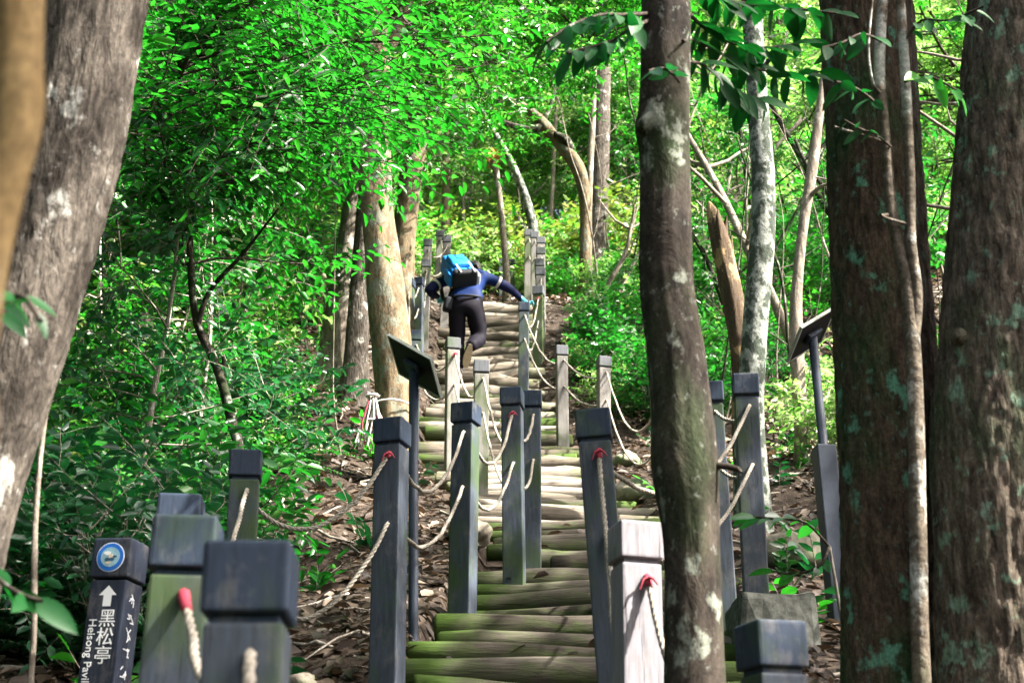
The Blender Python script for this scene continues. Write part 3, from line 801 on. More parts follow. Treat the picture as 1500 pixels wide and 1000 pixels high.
# --- the named trees of the picture
rs = random.Random(42)
t, p = tree('pale_tree', 'pale yellow slim trunk, strongly blurred, in front of the leaning grey trunk', [(40, -160, 1.25, 72), (32, -40, 1.25, 70), (26, 80, 1.25, 72), (24, 170, 1.25, 76), (8, 260, 1.25, 64), (-16, 380, 1.25, 58), (-40, 560, 1.25, 56), (-50, 800, 1.25, 58)], M['bark_yellow'], 1, 20, .04, rootflare=1.2)
t, p = tree('leaning_tree', 'thick leaning grey brown trunk with pale lichen patches and a leafy twig', [(330, -950, 3.9, 110), (215, -420, 3.7, 138), (170, -160, 3.65, 140), (141, 0, 3.6, 143), (105, 200, 3.6, 147), (82, 300, 3.6, 146), (55, 400, 3.6, 145), (8, 560, 3.6, 140), (-50, 750, 3.6, 138), (-90, 950, 3.6, 150)], M['bark_grey'], 2, 90, .03, .040, per=.014)
crown_on(t, P(340, -980, 3.9), 1, 1.3, 'leaf_mid', rs, spread=.9)
TREE_B = t
t, p = tree('tan_tree', 'tan sunlit trunk with grey lichen beside the stairs, behind the sign panel', [(535, -200, 12, 44), (540, -60, 12, 48), (545, 100, 12, 50), (549, 220, 12, 48), (552, 300, 12, 46), (565, 420, 12, 56), (573, 500, 12, 58), (575, 580, 12, 52), (576, 640, 12, 54)], M['bark_tan'], 3, 28, .07, rootflare=1.15, branches=[[(548, 190, 12, 22), (556, 110, 12.1, 20), (575, 60, 12.2, 18), (600, 0, 12.4, 14), (620, -80, 12.6, 8)]])
crown_on(t, P(520, -330, 12), 1, 2.2, 'leaf_bright', rs, spread=1.2)
t, p = tree('grey_tree', 'grey trunk with a bright white sunlit edge, left of the tan tree', [(550, 100, 15, 26), (532, 220, 15, 32), (518, 320, 15, 38), (504, 430, 15, 46), (492, 530, 15, 58)], M['bark_pale'], 4, 22, .05)
crown_on(t, P(550, 60, 15), 1, 1.9, 'leaf_bright', rs)
t, p = tree('brown_tree', 'narrow brown trunk between the tan tree and the white edged trunk', [(545, 150, 14.6, 22), (536, 300, 14.6, 26), (527, 420, 14.6, 30), (522, 520, 14.6, 36)], M['bark_grey'], 5, 18, .06)
t, p = tree('forked_tree', 'grey brown trunk leaning right with a pale sunlit crook above the hiker', [(712, -70, 17, 14), (690, 45, 17, 20), (660, 115, 17, 27), (628, 162, 17, 34), (610, 195, 17, 36), (599, 280, 17, 34), (590, 380, 17, 34), (588, 470, 17, 38)], M['bark_tan'], 6, 20, .06, branches=[[(612, 190, 17, 26), (608, 120, 17.1, 22), (588, 60, 17.3, 18), (575, -40, 17.5, 12)], [(640, 148, 17, 16), (665, 140, 16.8, 10), (700, 100, 16.6, 7), (730, 85, 16.4, 4)]], bmat=M['bark_pale'])
crown_on(t, P(700, -120, 17), 2, 2.2, 'leaf_bright', rs)
t, p = tree('straight_tree', 'straight pale brown trunk with white lichen on the slope beyond the right rail', [(890, -200, 24, 18), (886, -40, 24, 20), (882, 110, 24, 25), (880, 200, 24, 27), (876, 300, 24, 29), (871, 385, 24, 32)], M['bark_grey'], 7, 22, .04)
t, p = tree('gnarled_tree', 'gnarled tree with bare crooked branch reaching left, by the straight pale trunk', [(712, 122, 22, 3), (735, 142, 22, 6), (765, 155, 22, 10), (790, 176, 22, 17), (815, 205, 22, 18), (845, 244, 22, 21), (857, 290, 22, 18), (858, 375, 22, 18)], M['bark_tan'], 8, 16, .10, branches=[[(800, 184, 22, 13), (775, 190, 21.9, 12), (752, 184, 21.8, 9), (730, 175, 21.7, 6), (712, 160, 21.6, 3)], [(836, 222, 22, 15), (828, 205, 21.9, 16), (812, 196, 21.8, 9)], [(795, 180, 22, 8), (808, 150, 22.2, 6), (818, 100, 22.4, 4)], [(768, 156, 22, 6), (760, 130, 22, 4), (768, 95, 22, 3)]], bmat=M['bark_dark'])
t, p = tree('slender_tree', 'slender light trunk close against the straight pale trunk', [(872, 60, 23, 6), (868, 180, 23, 9), (864, 260, 23, 9), (862, 380, 23, 10)], M['bark_pale'], 9, 10, .06)
t, p = tree('leaning_pole_tree', 'smooth pale green trunk leaning left above the right rail posts', [(700, 150, 23, 5), (716, 182, 23, 8), (731, 207, 23, 10), (752, 245, 23, 11), (770, 290, 23, 13), (781, 335, 23, 15), (786, 380, 23, 15)], M['bark_birch'], 10, 12, .03)
t, p = tree('snapped_pole', 'thin whitish dead trunk with a torn orange brown top', [(723, 236, 22.5, 11), (728, 260, 22.5, 9), (735, 320, 22.5, 9), (741, 390, 22.5, 10)], M['bark_pale'], 11, 12, .03, cat='dead tree')
gr = Grow(5)
for k in range(40): gr.leaf(P(723+gr.r.uniform(-9, 9), 232+gr.r.uniform(-12, 9), 22.5)-t.location, gr.rv(), gr.rv(), gr.r.uniform(.06, .16))
f, s_ = gr.meshes('torn'); bpy.data.meshes.remove(s_); obj('torn_wood', f, M['orange_wood'], t)
t, p = tree('dark_tree', 'dark lichen spotted trunk with a knob and bulges in front of the right posts', [(1000, -950, 4.1, 50), (985, -300, 4.0, 66), (976, -60, 4.0, 70), (975, 40, 4.0, 73), (973, 150, 4.0, 74), (970, 190, 4.0, 78), (974, 240, 4.0, 72), (976, 400, 4.0, 78), (988, 500, 4.0, 82), (999, 600, 4.0, 88), (1003, 680, 4.0, 96), (1012, 780, 4.0, 82), (1016, 900, 4.0, 84), (1018, 1010, 4.0, 90)], M['bark_dark'], 12, 48, .045, .012, per=.02,
    branches=[[(958, 178, 3.95, 34), (944, 186, 3.95, 28), (938, 190, 3.95, 18), (934, 191, 3.95, 2)], [(1030, 684, 3.98, 16), (1055, 682, 3.96, 10), (1078, 686, 3.94, 9), (1086, 692, 3.93, 5)]])
DARK = t
crown_on(t, P(1000, -980, 4.1), 1, 1.1, 'leaf_mid', rs, keys=('canopy0', 'canopy1'), spread=.9)
t, p = tree('blotched_tree', 'slim trunk blotched white and grey green behind the tall post', [(1092, -160, 10, 26), (1098, -40, 10, 29), (1104, 60, 10, 30), (1112, 180, 10, 31), (1118, 270, 10, 34), (1117, 350, 10, 36), (1108, 450, 10, 37), (1102, 540, 10, 38), (1098, 600, 10, 42)], M['bark_birch'], 13, 24, .05, branches=[[(1112, 110, 10, 9), (1125, 90, 9.9, 7), (1140, 70, 9.8, 5)]])
t, p = tree('broken_snag', 'broken orange tan tree stump with jagged top beside the blotched trunk', [(1038, 296, 10.6, 5), (1044, 312, 10.6, 17), (1052, 340, 10.6, 25), (1064, 390, 10.6, 30), (1074, 440, 10.6, 32), (1084, 510, 10.6, 31), (1090, 600, 10.6, 32)], M['bark_snag'], 14, 22, .12, .04, cat='tree stump', branches=[[(1064, 316, 10.55, 2), (1062, 335, 10.6, 9), (1060, 370, 10.6, 16)], [(1052, 306, 10.5, 1), (1052, 322, 10.5, 8), (1054, 350, 10.55, 12)], [(1072, 345, 10.6, 1), (1071, 365, 10.6, 7), (1069, 395, 10.6, 10)]])
t, p = tree('thin_tree', 'thin pale crooked trunk between the blotched tree and the sign panel', [(1212, 60, 12, 8), (1202, 150, 12, 12), (1191, 240, 12, 16), (1178, 320, 12, 15), (1169, 400, 12, 16), (1166, 480, 12, 20)], M['bark_pale'], 15, 16, .05, branches=[[(1184, 290, 12, 8), (1200, 275, 11.9, 6), (1216, 268, 11.8, 3)]])
t, p = tree('brown_trunk_tree', 'massive dark brown trunk with green lichen spots and thin stems climbing it', [(1235, -950, 5.2, 80), (1255, -380, 5.0, 118), (1262, -120, 4.95, 126), (1268, 0, 4.9, 132), (1280, 200, 4.9, 134), (1290, 400, 4.9, 140), (1300, 600, 4.9, 146), (1302, 800, 4.9, 138), (1304, 1000, 4.9, 140)], M['bark_brown'], 16, 112, .025, .045, per=.014)
t, p = tree('furrowed_tree', 'massive furrowed trunk with sunlit patches and a knot, beside the dark brown trunk', [(1550, -950, 4.7, 100), (1520, -380, 4.6, 150), (1512, -120, 4.6, 158), (1504, 0, 4.6, 166), (1490, 200, 4.6, 172), (1482, 400, 4.6, 184), (1470, 560, 4.6, 190), (1466, 650, 4.6, 196), (1468, 800, 4.6, 192), (1474, 1000, 4.6, 196)], M['bark_furrow'], 17, 124, .025, .05, per=.014, branches=[[(1412, 494, 4.54, 34), (1406, 495, 4.47, 24), (1403, 496, 4.45, 3)]])
crown_on(t, P(1550, -980, 4.7), 1, 1.2, 'leaf_mid', rs, keys=('canopy0', 'canopy1'), spread=1.2)
t, p = tree('climbing_stem', 'thin pale stems rising against the massive dark brown trunk', [(1292, -140, 4.45, 14), (1294, -30, 4.45, 15), (1288, 100, 4.45, 16), (1297, 200, 4.45, 15), (1304, 290, 4.45, 16), (1314, 350, 4.45, 18), (1330, 420, 4.45, 21), (1338, 520, 4.45, 23), (1342, 640, 4.45, 23), (1345, 800, 4.45, 25), (1350, 1000, 4.45, 28)], M['bark_liana'], 18, 20, .09, per=.02, trunkname='stem', rootflare=1.15,
    branches=[[(1338, 500, 4.45, 18), (1343, 430, 4.44, 17), (1334, 350, 4.43, 16), (1333, 250, 4.43, 15), (1325, 100, 4.43, 15), (1318, -30, 4.43, 13), (1315, -140, 4.43, 12)], [(1300, 315, 4.43, 6), (1290, 316, 4.4, 5)], [(1335, 330, 4.43, 5), (1300, 320, 4.4, 5), (1290, 315, 4.38, 3)], [(1300, 210, 4.44, 5), (1270, 200, 4.4, 4), (1222, 186, 4.35, 3)], [(1292, 140, 4.44, 6), (1278, 120, 4.42, 5), (1272, 70, 4.4, 4), (1278, 0, 4.4, 3)]])
CLIMB = t
t, p = tree('thin_sapling', 'thin pale wavering stem left of the arrow signpost', [(84, 540, 4.5, 5), (72, 580, 4.5, 6), (60, 660, 4.5, 8), (52, 760, 4.5, 9), (50, 850, 4.5, 10), (48, 960, 4.5, 9)], M['bark_pale'], 19, 10, .06, cat='sapling', trunkname='stem', branches=[[(62, 640, 4.5, 5), (55, 615, 4.5, 4), (52, 560, 4.5, 3)]])

# --- layered bright sapling on the left with fine dark branches
t, p = tree('leafy_tree', 'slim dark crooked tree spreading layered sprays of bright green leaves', [(262, 60, 8.5, 4), (268, 200, 8.5, 7), (274, 290, 8.5, 9), (278, 350, 8.5, 10), (282, 430, 8.5, 11), (291, 480, 8.5, 12), (309, 518, 8.5, 13), (325, 560, 8.5, 14), (340, 620, 8.5, 15), (350, 670, 8.5, 16)], M['bark_dark'], 20, 14, .06,
    branches=[[(290, 478, 8.5, 9), (300, 440, 8.45, 8), (318, 412, 8.4, 7), (350, 378, 8.3, 6), (385, 335, 8.2, 4), (420, 290, 8.1, 3)], [(277, 345, 8.5, 7), (262, 318, 8.45, 6), (246, 296, 8.4, 5), (226, 268, 8.3, 3)], [(324, 556, 8.5, 8), (328, 535, 8.5, 7), (327, 522, 8.5, 4)]])
base = t.location
gr = Grow(77)
r = gr.r
for i in range(78):
    py = r.uniform(-140, 320) if i < 56 else r.uniform(-80, 250); px = 270
    s0 = P(270 if py > 60 else 262, max(py, 30)+r.uniform(30, 90), 8.5)
    tgt = P(r.uniform(430, 620 if py < 190 else 570) if i >= 56 else (r.uniform(190, 620) if py < 200 else r.uniform(190, 520)) if i % 4 else r.uniform(170, 330), py, r.uniform(6.8, 9.5))
    d = tgt-s0; L = d.length; d.normalize()
    gr.branch(s0-base, d, L, .011, 1, 10, .098, 9, .75, .02, .15, .8, True, start=.35)
f, s_ = gr.meshes('layered', .85)
tag(obj('foliage', f, M['leaf_spray'], t), kind='stuff'); obj('twigs', s_, M['twig_dark'], t)

# --- large near leaves that can be picked apart one by one
def shaped_leaf():
    n = 7; V = []; F = []
    for i in range(n):
        u = i/(n-1); w = .23*math.sin(math.pi*min(1, u*.93+.05))**.8*(1-.25*u)
        if i in (0, n-1): w = .008
        zc = -.16*u*u
        V += [(u, -w, zc+.05*w/.2), (u, 0, zc), (u, w, zc+.05*w/.2)]
    for i in range(n-1):
        for k in range(2): F.append((3*i+k, 3*i+k+1, 3*i+3+k+1, 3*i+3+k))
    return quads('leaf', V, F, rnd=np.full(len(F), .5))
LEAF = shaped_leaf()
def leafy_branch(parent, base, pts, n, size, rs, mat, name='branch', down=.5):
    """a part of a tree: bare twig with single leaves as sub-parts"""
    q = [(p-base, r_) for p, r_ in pxpts(pts)]
    V, F = trunk_mesh(q, 3, 6, .03, .03)
    br = obj(name, quads(name, V, F, smooth=True), M['twig_dark'], parent)
    S = spline([(*p[:], r_) for p, r_ in q], 40)
    for i in range(n):
        k = int(6+33*(i+rs.random()*.6)/n); k = min(k, 39)
        p = Vector(S[k, :3]); d = Vector(S[min(k+1, 39), :3]-S[k-1, :3]).normalized()
        sd = d.cross(Vector((0, 0, 1))).normalized()*(1 if i % 2 else -1)
        ax = (d*rs.uniform(.2, .9)+sd*rs.uniform(.3, 1.0)-Vector((0, 0, down*rs.uniform(.2, 1.6)))).normalized()
        up = Vector((rs.gauss(0, .6), rs.gauss(-.5, .6), .8)).normalized()
        y = up.cross(ax).normalized(); z = ax.cross(y); s = size*rs.uniform(.65, 1.15)
        lf = bpy.data.objects.new('leaf', LEAF); COL.objects.link(lf); lf.parent = br
        if not LEAF.materials: LEAF.materials.append(M[mat])
        lf.material_slots[0].link = 'OBJECT'; lf.material_slots[0].material = M[mat]
        mt = Matrix((ax, y, z)).transposed().to_4x4() @ Matrix.Diagonal((s, s, s, 1)); mt.translation = p
        lf.matrix_local = mt
    return br
rs2 = random.Random(8); bD = DARK.location
leafy_branch(DARK, bD, [(948, 20, 3.95, 7), (915, 22, 3.8, 6), (880, 22, 3.7, 5), (835, 38, 3.6, 4), (800, 62, 3.55, 3)], 18, .115, rs2, 'leaf_near')
leafy_branch(DARK, bD, [(950, 30, 3.95, 6), (920, 45, 3.85, 5), (895, 60, 3.8, 4), (868, 68, 3.75, 4), (830, 78, 3.7, 2)], 14, .11, rs2, 'leaf_near', down=1.0)
leafy_branch(DARK, bD, [(1000, 10, 4.0, 7), (1030, 40, 4.1, 6), (1070, 62, 4.2, 5), (1120, 70, 4.3, 4), (1190, 60, 4.4, 3)], 24, .11, rs2, 'leaf_near')
leafy_branch(DARK, bD, [(1005, 90, 4.0, 6), (1030, 95, 4.1, 5), (1060, 118, 4.2, 4), (1090, 138, 4.3, 3), (1130, 150, 4.4, 2)], 20, .11, rs2, 'leaf_near', down=.9)
leafy_branch(DARK, bD, [(1000, 60, 3.9, 5), (1020, 60, 4.1, 4), (1080, 90, 4.3, 4), (1150, 110, 4.5, 3), (1205, 105, 4.6, 2)], 22, .105, rs2, 'leaf_near')
leafy_branch(DARK, bD, [(995, 120, 3.88, 4), (985, 108, 3.75, 4), (970, 100, 3.7, 3), (950, 104, 3.65, 2)], 5, .08, rs2, 'leaf_dark', down=.2)
leafy_branch(DARK, bD, [(1005, -30, 4.0, 7), (1060, 0, 4.1, 6), (1140, 10, 4.3, 5), (1230, 20, 4.4, 3)], 24, .11, rs2, 'leaf_near')
bC = CLIMB.location
leafy_branch(CLIMB, bC, [(1292, 160, 4.43, 5), (1270, 140, 4.3, 4), (1245, 125, 4.25, 3), (1225, 120, 4.2, 2)], 7, .10, rs2, 'leaf_near')
leafy_branch(CLIMB, bC, [(1325, 120, 4.42, 5), (1350, 110, 4.3, 4), (1380, 120, 4.25, 3), (1412, 140, 4.2, 2)], 9, .09, rs2, 'leaf_bright', down=.7)
leafy_branch(CLIMB, bC, [(1292, 60, 4.43, 5), (1262, 50, 4.3, 4), (1235, 62, 4.2, 3), (1205, 70, 4.1, 2)], 9, .09, rs2, 'leaf_near')
leafy_branch(CLIMB, bC, [(1325, 60, 4.42, 5), (1350, 30, 4.4, 4), (1390, 30, 4.3, 3), (1440, 10, 4.2, 2)], 9, .09, rs2, 'leaf_near')
leafy_branch(CLIMB, bC, [(1305, 215, 4.43, 4), (1280, 195, 4.36, 3), (1262, 190, 4.3, 3), (1235, 175, 4.3, 2)], 6, .07, rs2, 'leaf_dark')
leafy_branch(TREE_B, TREE_B.location, [(5, 470, 3.4, 5), (2, 450, 2.6, 6), (10, 440, 2.3, 5), (35, 435, 2.2, 4), (60, 470, 2.15, 3)], 9, .075, rs2, 'leaf_near', down=.5)
leafy_branch(TREE_B, TREE_B.location, [(-20, 820, 3.4, 6), (-20, 830, 2.8, 6), (0, 850, 2.7, 5), (30, 870, 2.6, 4), (60, 880, 2.55, 3)], 7, .09, rs2, 'leaf_near', down=.3)
# low leafy twig before the concrete block
gx = P(1240, 900, 5.2)
t = empty('low_plant', (gx.x, gx.y, gz(gx.x, gx.y))); tag(t, 'low twig of broad green leaves before the concrete block and sign pole', 'plant')
T = Tubes(); q = P(1215, 800, 5.2)-t.location; T.add([(0, 0, -.05), (q.x*.3, q.y, q.z*.5), q[:]], [.008, .006, .005], 6); obj('stem', T.mesh('stem'), M['twig'], t)
leafy_branch(t, t.location, [(1215, 800, 5.2, 4), (1180, 765, 5.2, 4), (1140, 760, 5.2, 3), (1085, 755, 5.2, 2)], 12, .09, rs2, 'leaf_mid', down=.2)
leafy_branch(t, t.location, [(1215, 800, 5.2, 4), (1200, 830, 5.1, 4), (1160, 840, 5.1, 3), (1130, 835, 5.1, 2)], 8, .085, rs2, 'leaf_mid', down=.2)

# ------------------------------------------------------------------ undergrowth and forest
rs = random.Random(99)
def clear(x, Y, tall=True):
    """coordinates in estimated distance units: may a plant stand here?"""
    L = np.interp(Y*K, ST_Y, ST_L)/K; Rr = np.interp(Y*K, ST_Y, ST_R)/K
    if Y < 23 and L-.75 < x < Rr+(.65 if tall else .3): return False
    if Y < 11.5 and -(.78+.095*Y) < x < .235*Y: return False
    if Y < 6.5 and x > 0: return False
    if 8 < Y < 15.5 and -.155*Y < x < 0: return False
    return True
KINDS = {
 'shrub': ('undergrowth_shrub', 'shrub'), 'sapling': ('undergrowth_sapling', 'sapling'), 'frond': ('fern', 'fern')}
LAB = {
 ('shrub', 'leaf_bright'): ('bushy shrub of vivid green leaves in the undergrowth', 'vivid green shrubs'),
 ('shrub', 'leaf_mid'): ('bushy shrub of deep green leaves in the undergrowth', 'deep green shrubs'),
 ('shrub', 'leaf_pale'): ('bushy shrub of pale yellow green leaves in the undergrowth', 'pale green shrubs'),
 ('shrub', 'leaf_dark'): ('bushy shrub of dark bluish green leaves on the shaded bank', 'dark green shrubs'),
 ('sapling', 'leaf_bright'): ('slim sapling with vivid green leaves rising from the undergrowth', 'vivid green saplings'),
 ('sapling', 'leaf_mid'): ('slim sapling with deep green leaves rising from the undergrowth', 'deep green saplings'),
 ('sapling', 'leaf_pale'): ('slim sapling with pale yellow green leaves rising from the undergrowth', 'pale green saplings'),
 ('sapling', 'leaf_dark'): ('slim sapling with dark bluish green leaves on the shaded bank', 'dark green saplings'),
 ('shrub', 'leaf_olive'): ('bushy shrub of olive yellow leaves in the undergrowth', 'olive yellow shrubs'),
 ('sapling', 'leaf_olive'): ('slim sapling with olive yellow leaves rising from the undergrowth', 'olive yellow saplings'),
 ('frond', 'leaf_dark'): ('fern of arching dark bluish fronds on the shaded bank', 'dark ferns'),
 ('frond', 'leaf_mid'): ('fern of arching deep green fronds in the undergrowth', 'green ferns')}
def scatter(n, xr, yr, kinds, sc, mats, tall=True):
    c = 0; tries = 0
    rs = random.Random(int(yr[0]*100+n*7+len(mats)))
    while c < n and tries < n*40:
        tries += 1
        Y = rs.uniform(*yr); x = rs.uniform(*xr(Y))
        if not clear(x, Y, tall): continue
        k = rs.choice(kinds); m = rs.choice(mats)
        if k == 'sapling' and Y < 33 and Y > 23 and -4 < x < 4.5: k = 'shrub'
        if k == 'frond' and m not in ('leaf_dark', 'leaf_mid'): m = 'leaf_mid'
        lab, grp = LAB[(k, m)]; nm, cat = KINDS[k]
        key = k+str(rs.randrange(4 if k != 'frond' else 3))
        plant(nm, key, x*K, Y*K, rs.uniform(*sc), m, rs.choice(['twig', 'twig', 'twig_dark']), lab, cat, grp, rs)
        c += 1
# shaded left bank close by
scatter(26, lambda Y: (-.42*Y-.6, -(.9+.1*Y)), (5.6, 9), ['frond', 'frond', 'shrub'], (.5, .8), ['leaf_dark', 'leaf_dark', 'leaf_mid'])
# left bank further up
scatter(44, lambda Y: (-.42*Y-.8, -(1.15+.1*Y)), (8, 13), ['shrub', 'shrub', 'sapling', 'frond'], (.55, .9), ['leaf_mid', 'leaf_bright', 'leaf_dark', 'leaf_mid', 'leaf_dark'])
scatter(50, lambda Y: (-.42*Y-1, -2.5), (12, 22), ['shrub', 'sapling', 'shrub'], (.7, 1.15), ['leaf_bright', 'leaf_mid', 'leaf_bright', 'leaf_pale'])
# right of the stairs
scatter(16, lambda Y: (.20*Y, .42*Y+.5), (9.5, 14), ['shrub'], (.5, .85), ['leaf_bright', 'leaf_pale'])
scatter(12, lambda Y: (1.3, .20*Y), (14.5, 19), ['shrub'], (.5, .8), ['leaf_bright', 'leaf_mid'])
scatter(26, lambda Y: (.13*Y, .42*Y+1), (15, 24), ['shrub', 'shrub', 'sapling'], (.7, 1.1), ['leaf_bright', 'leaf_pale', 'leaf_mid'])
scatter(22, lambda Y: (.7, 2.6), (15.2, 23), ['shrub'], (.32, .6), ['leaf_bright', 'leaf_pale', 'leaf_mid', 'leaf_bright'], False)
scatter(14, lambda Y: (-2.4, -1.3), (11.6, 14), ['shrub', 'frond'], (.3, .55), ['leaf_bright', 'leaf_mid'], False)
# beyond the top of the stairs
scatter(62, lambda Y: (-.42*Y-1, .42*Y+1), (25, 36), ['shrub', 'sapling', 'sapling'], (.8, 1.5), ['leaf_bright', 'leaf_pale', 'leaf_pale', 'leaf_olive'])
scatter(40, lambda Y: (-.42*Y-1, .42*Y+1), (36, 52), ['shrub', 'sapling', 'sapling'], (1.6, 2.6), ['leaf_bright', 'leaf_pale', 'leaf_pale'])

scatter(16, lambda Y: (-4, 3.5), (24.2, 28), ['shrub'], (.7, 1.2), ['leaf_pale', 'leaf_pale', 'leaf_bright'])
scatter(26, lambda Y: (-7, 9), (33.2, 43), ['sapling'], (1.3, 2.0), ['leaf_pale', 'leaf_bright', 'leaf_pale'])
# forest trees: trunk with crown
def forest_tree(x, Y, h, r0, crown_r, n, leafm, barkm, label, group, keys=('crown0', 'crown1', 'crown2'), spread=1.1):
    x *= K; y = Y*K; g = gz(x, y)
    rt = empty('forest_tree', (x, y, g)); tag(rt, label, 'tree', group)
    dx, dy = rs.uniform(-.08, .08)*h, rs.uniform(-.08, .08)*h
    pts = [(Vector((dx, dy, h)), r0*.35), (Vector((dx*.6+rs.uniform(-.1, .1), dy*.6, h*.66)), r0*.6), (Vector((dx*.25+rs.uniform(-.1, .1), dy*.2, h*.33)), r0*.8), (Vector((0, 0, .15)), r0), (Vector((0, 0, -.2)), r0*1.3)]
    V, F = trunk_mesh(pts, rs.random()*50, 12, .06, .15)
    obj('trunk', quads('trunk', V, F, smooth=True), M[barkm], rt)
    crown_on(rt, Vector((x+dx, y+dy, g+h)), n, crown_r, leafm, rs, keys, spread)
rs = random.Random(61)
back = []
for i in range(34):
    for _ in range(60):
        Y = rs.uniform(23, 56); x = rs.uniform(-.40*Y-2, .40*Y+2)
        if all((x-a)**2+(Y-b)**2 > 4.5 for a, b in back) and not (Y < 33 and -4 < x < 8): break
    back.append((x, Y))
    lm = rs.choice(['leaf_bright', 'leaf_pale', 'leaf_pale', 'leaf_olive'])
    nm = {'leaf_bright': 'vivid green', 'leaf_pale': 'pale yellow green', 'leaf_olive': 'olive yellow'}[lm]
    forest_tree(x, Y, rs.uniform(3.0, 8.5), rs.uniform(.05, .13), rs.uniform(1.8, 2.8), rs.choice([1, 1, 2]), lm, rs.choice(['bark_pale', 'bark_grey', 'bark_tan']), 'tree with %s crown in the forest above the stairs' % nm, nm+' trees above the stairs')
rs = random.Random(62)
for (x, Y, h) in [(-2, 44, 5), (-6, 48, 8), (9, 44, 7), (3.5, 36, 3.5)]:
    forest_tree(x, Y, h, .12, 2.6, 2, rs.choice(['leaf_bright', 'leaf_pale']), 'bark_pale', 'pale trunked tree on the hill crest beyond the stair top', 'trees on the hill crest', spread=1.6)
for (x, Y, h) in [(-3.6, 12.5, 4.2), (-5.2, 14, 5.0), (-3.3, 17, 4.5), (-6.5, 18, 6), (-4.5, 20.5, 5), (-7.5, 23, 6)]:
    forest_tree(x, Y, h, rs.uniform(.05, .10), rs.uniform(1.5, 2.0), 2, rs.choice(['leaf_bright', 'leaf_mid', 'leaf_bright']), rs.choice(['bark_pale', 'bark_grey', 'bark_tan']), 'slim tree with leafy crown along the flank of the stairs', 'slim trees flanking the stairs')
# taller trees out of view, added so their crowns shade and dapple the scene
rs = random.Random(63)
for (x, Y, h, n) in [(7.6, -.5, 8.4, 1), (5.3, .6, 8.4, 1), (4.4, 3.7, 7.0, 1), (9.6, 4.4, 6.8, 1), (6.4, 5.5, 6.6, 1), (9.6, 7.2, 7.4, 1), (6.4, -2.8, 9.0, 1), (-5.5, 3.0, 9.0, 1)]:
    forest_tree(x, Y, h, rs.uniform(.12, .17), rs.uniform(1.4, 1.5), n, 'leaf_mid', 'bark_grey', 'tall straight tree with broad canopy, added out of view to shade the lower stairs', 'added shade trees round the lower stairs')

rs = random.Random(64)
for (x, Y, h) in [(7.0, 13.5, 6.5), (8.2, 18.0, 6.0)]:  # canopies added up-sun to dapple the upper stairs
    forest_tree(x, Y, h, .11, 1.6, 1, 'leaf_bright', 'bark_grey', 'tall tree with open sunlit canopy right of the upper stairs, added to dapple them', 'trees added to dapple the upper stairs', ('canopy0', 'canopy1'), 1.4)
rs = random.Random(65)
for (x, Y, h) in [(-2.5, -5, 4.5), (2.0, -6.5, 4.0), (-6, -3, 5), (5.5, -8, 4), (-1, -9.5, 5), (-5.5, -8, 5), (-7.5, 1.0, 5), (8.5, -9, 4), (3.2, -11, 4.5), (-6.5, 6.5, 4.5)]:
    forest_tree(x, Y, h, .12, 2.6, 2, 'leaf_mid', 'bark_grey', 'leafy tree on the slope below the lower stairs', 'trees below the lower stairs', spread=1.3)
# thin bare stems and lianas standing in the undergrowth
n = 0
rs = random.Random(66)
while n < 120:
    Y = rs.uniform(9, 30); x = rs.uniform(-.38*Y-.5, .38*Y+.5)
    L = np.interp(Y*K, ST_Y, ST_L)/K; Rr = np.interp(Y*K, ST_Y, ST_R)/K
    if (L-.6 < x < Rr+.5 and Y < 24) or (Y < 12 and -1.9 < x < 2.3): continue
    h = rs.uniform(1.6, 5.5); r0 = rs.uniform(.008, .02) if n % 5 else rs.uniform(.03, .055); px_ = x*K; py_ = Y*K; g = gz(px_, py_)
    rt = empty('bare_stem', (px_, py_, g)); lm = rs.random() < .65
    tag(rt, 'thin %s bare stem rising through the undergrowth' % ('pale' if lm else 'dark'), 'stem', '%s bare stems' % ('pale' if lm else 'dark'))
    T = Tubes(); d = Vector((rs.gauss(0, .2), rs.gauss(0, .15), 1)).normalized(); p = Vector((0, 0, -.1)); pts = [p.copy()]
    for k in range(9):
        d = (d+Vector((rs.gauss(0, .10), rs.gauss(0, .10), rs.gauss(.04, .05)))).normalized(); p = p+d*h/9; pts.append(p.copy())
    T.add(spline([q[:] for q in pts], 24), [r0*(1-.6*i/23) for i in range(24)], 6)
    obj('stem', T.mesh('stem'), M['bark_pale' if lm else 'bark_dark'], rt)
    for k in range(5):
        q = pts[rs.randrange(3, 9)]; e = Vector((rs.gauss(0, 1), rs.gauss(0, 1), rs.uniform(.2, 1))).normalized(); l = rs.uniform(.4, 1.1)
        B = Tubes(); B.add([q, q+e*l*.4+Vector((0, 0, .03)), q+e*l*.7+Vector((rs.gauss(0, .06), 0, .1)), q+e*l+Vector((rs.gauss(0, .1), 0, .2))], [r0*.45, r0*.35, r0*.3, r0*.15], 4)
        obj('side_twig', B.mesh('side_twig'), M['bark_pale' if lm else 'bark_dark'], rt)
    n += 1

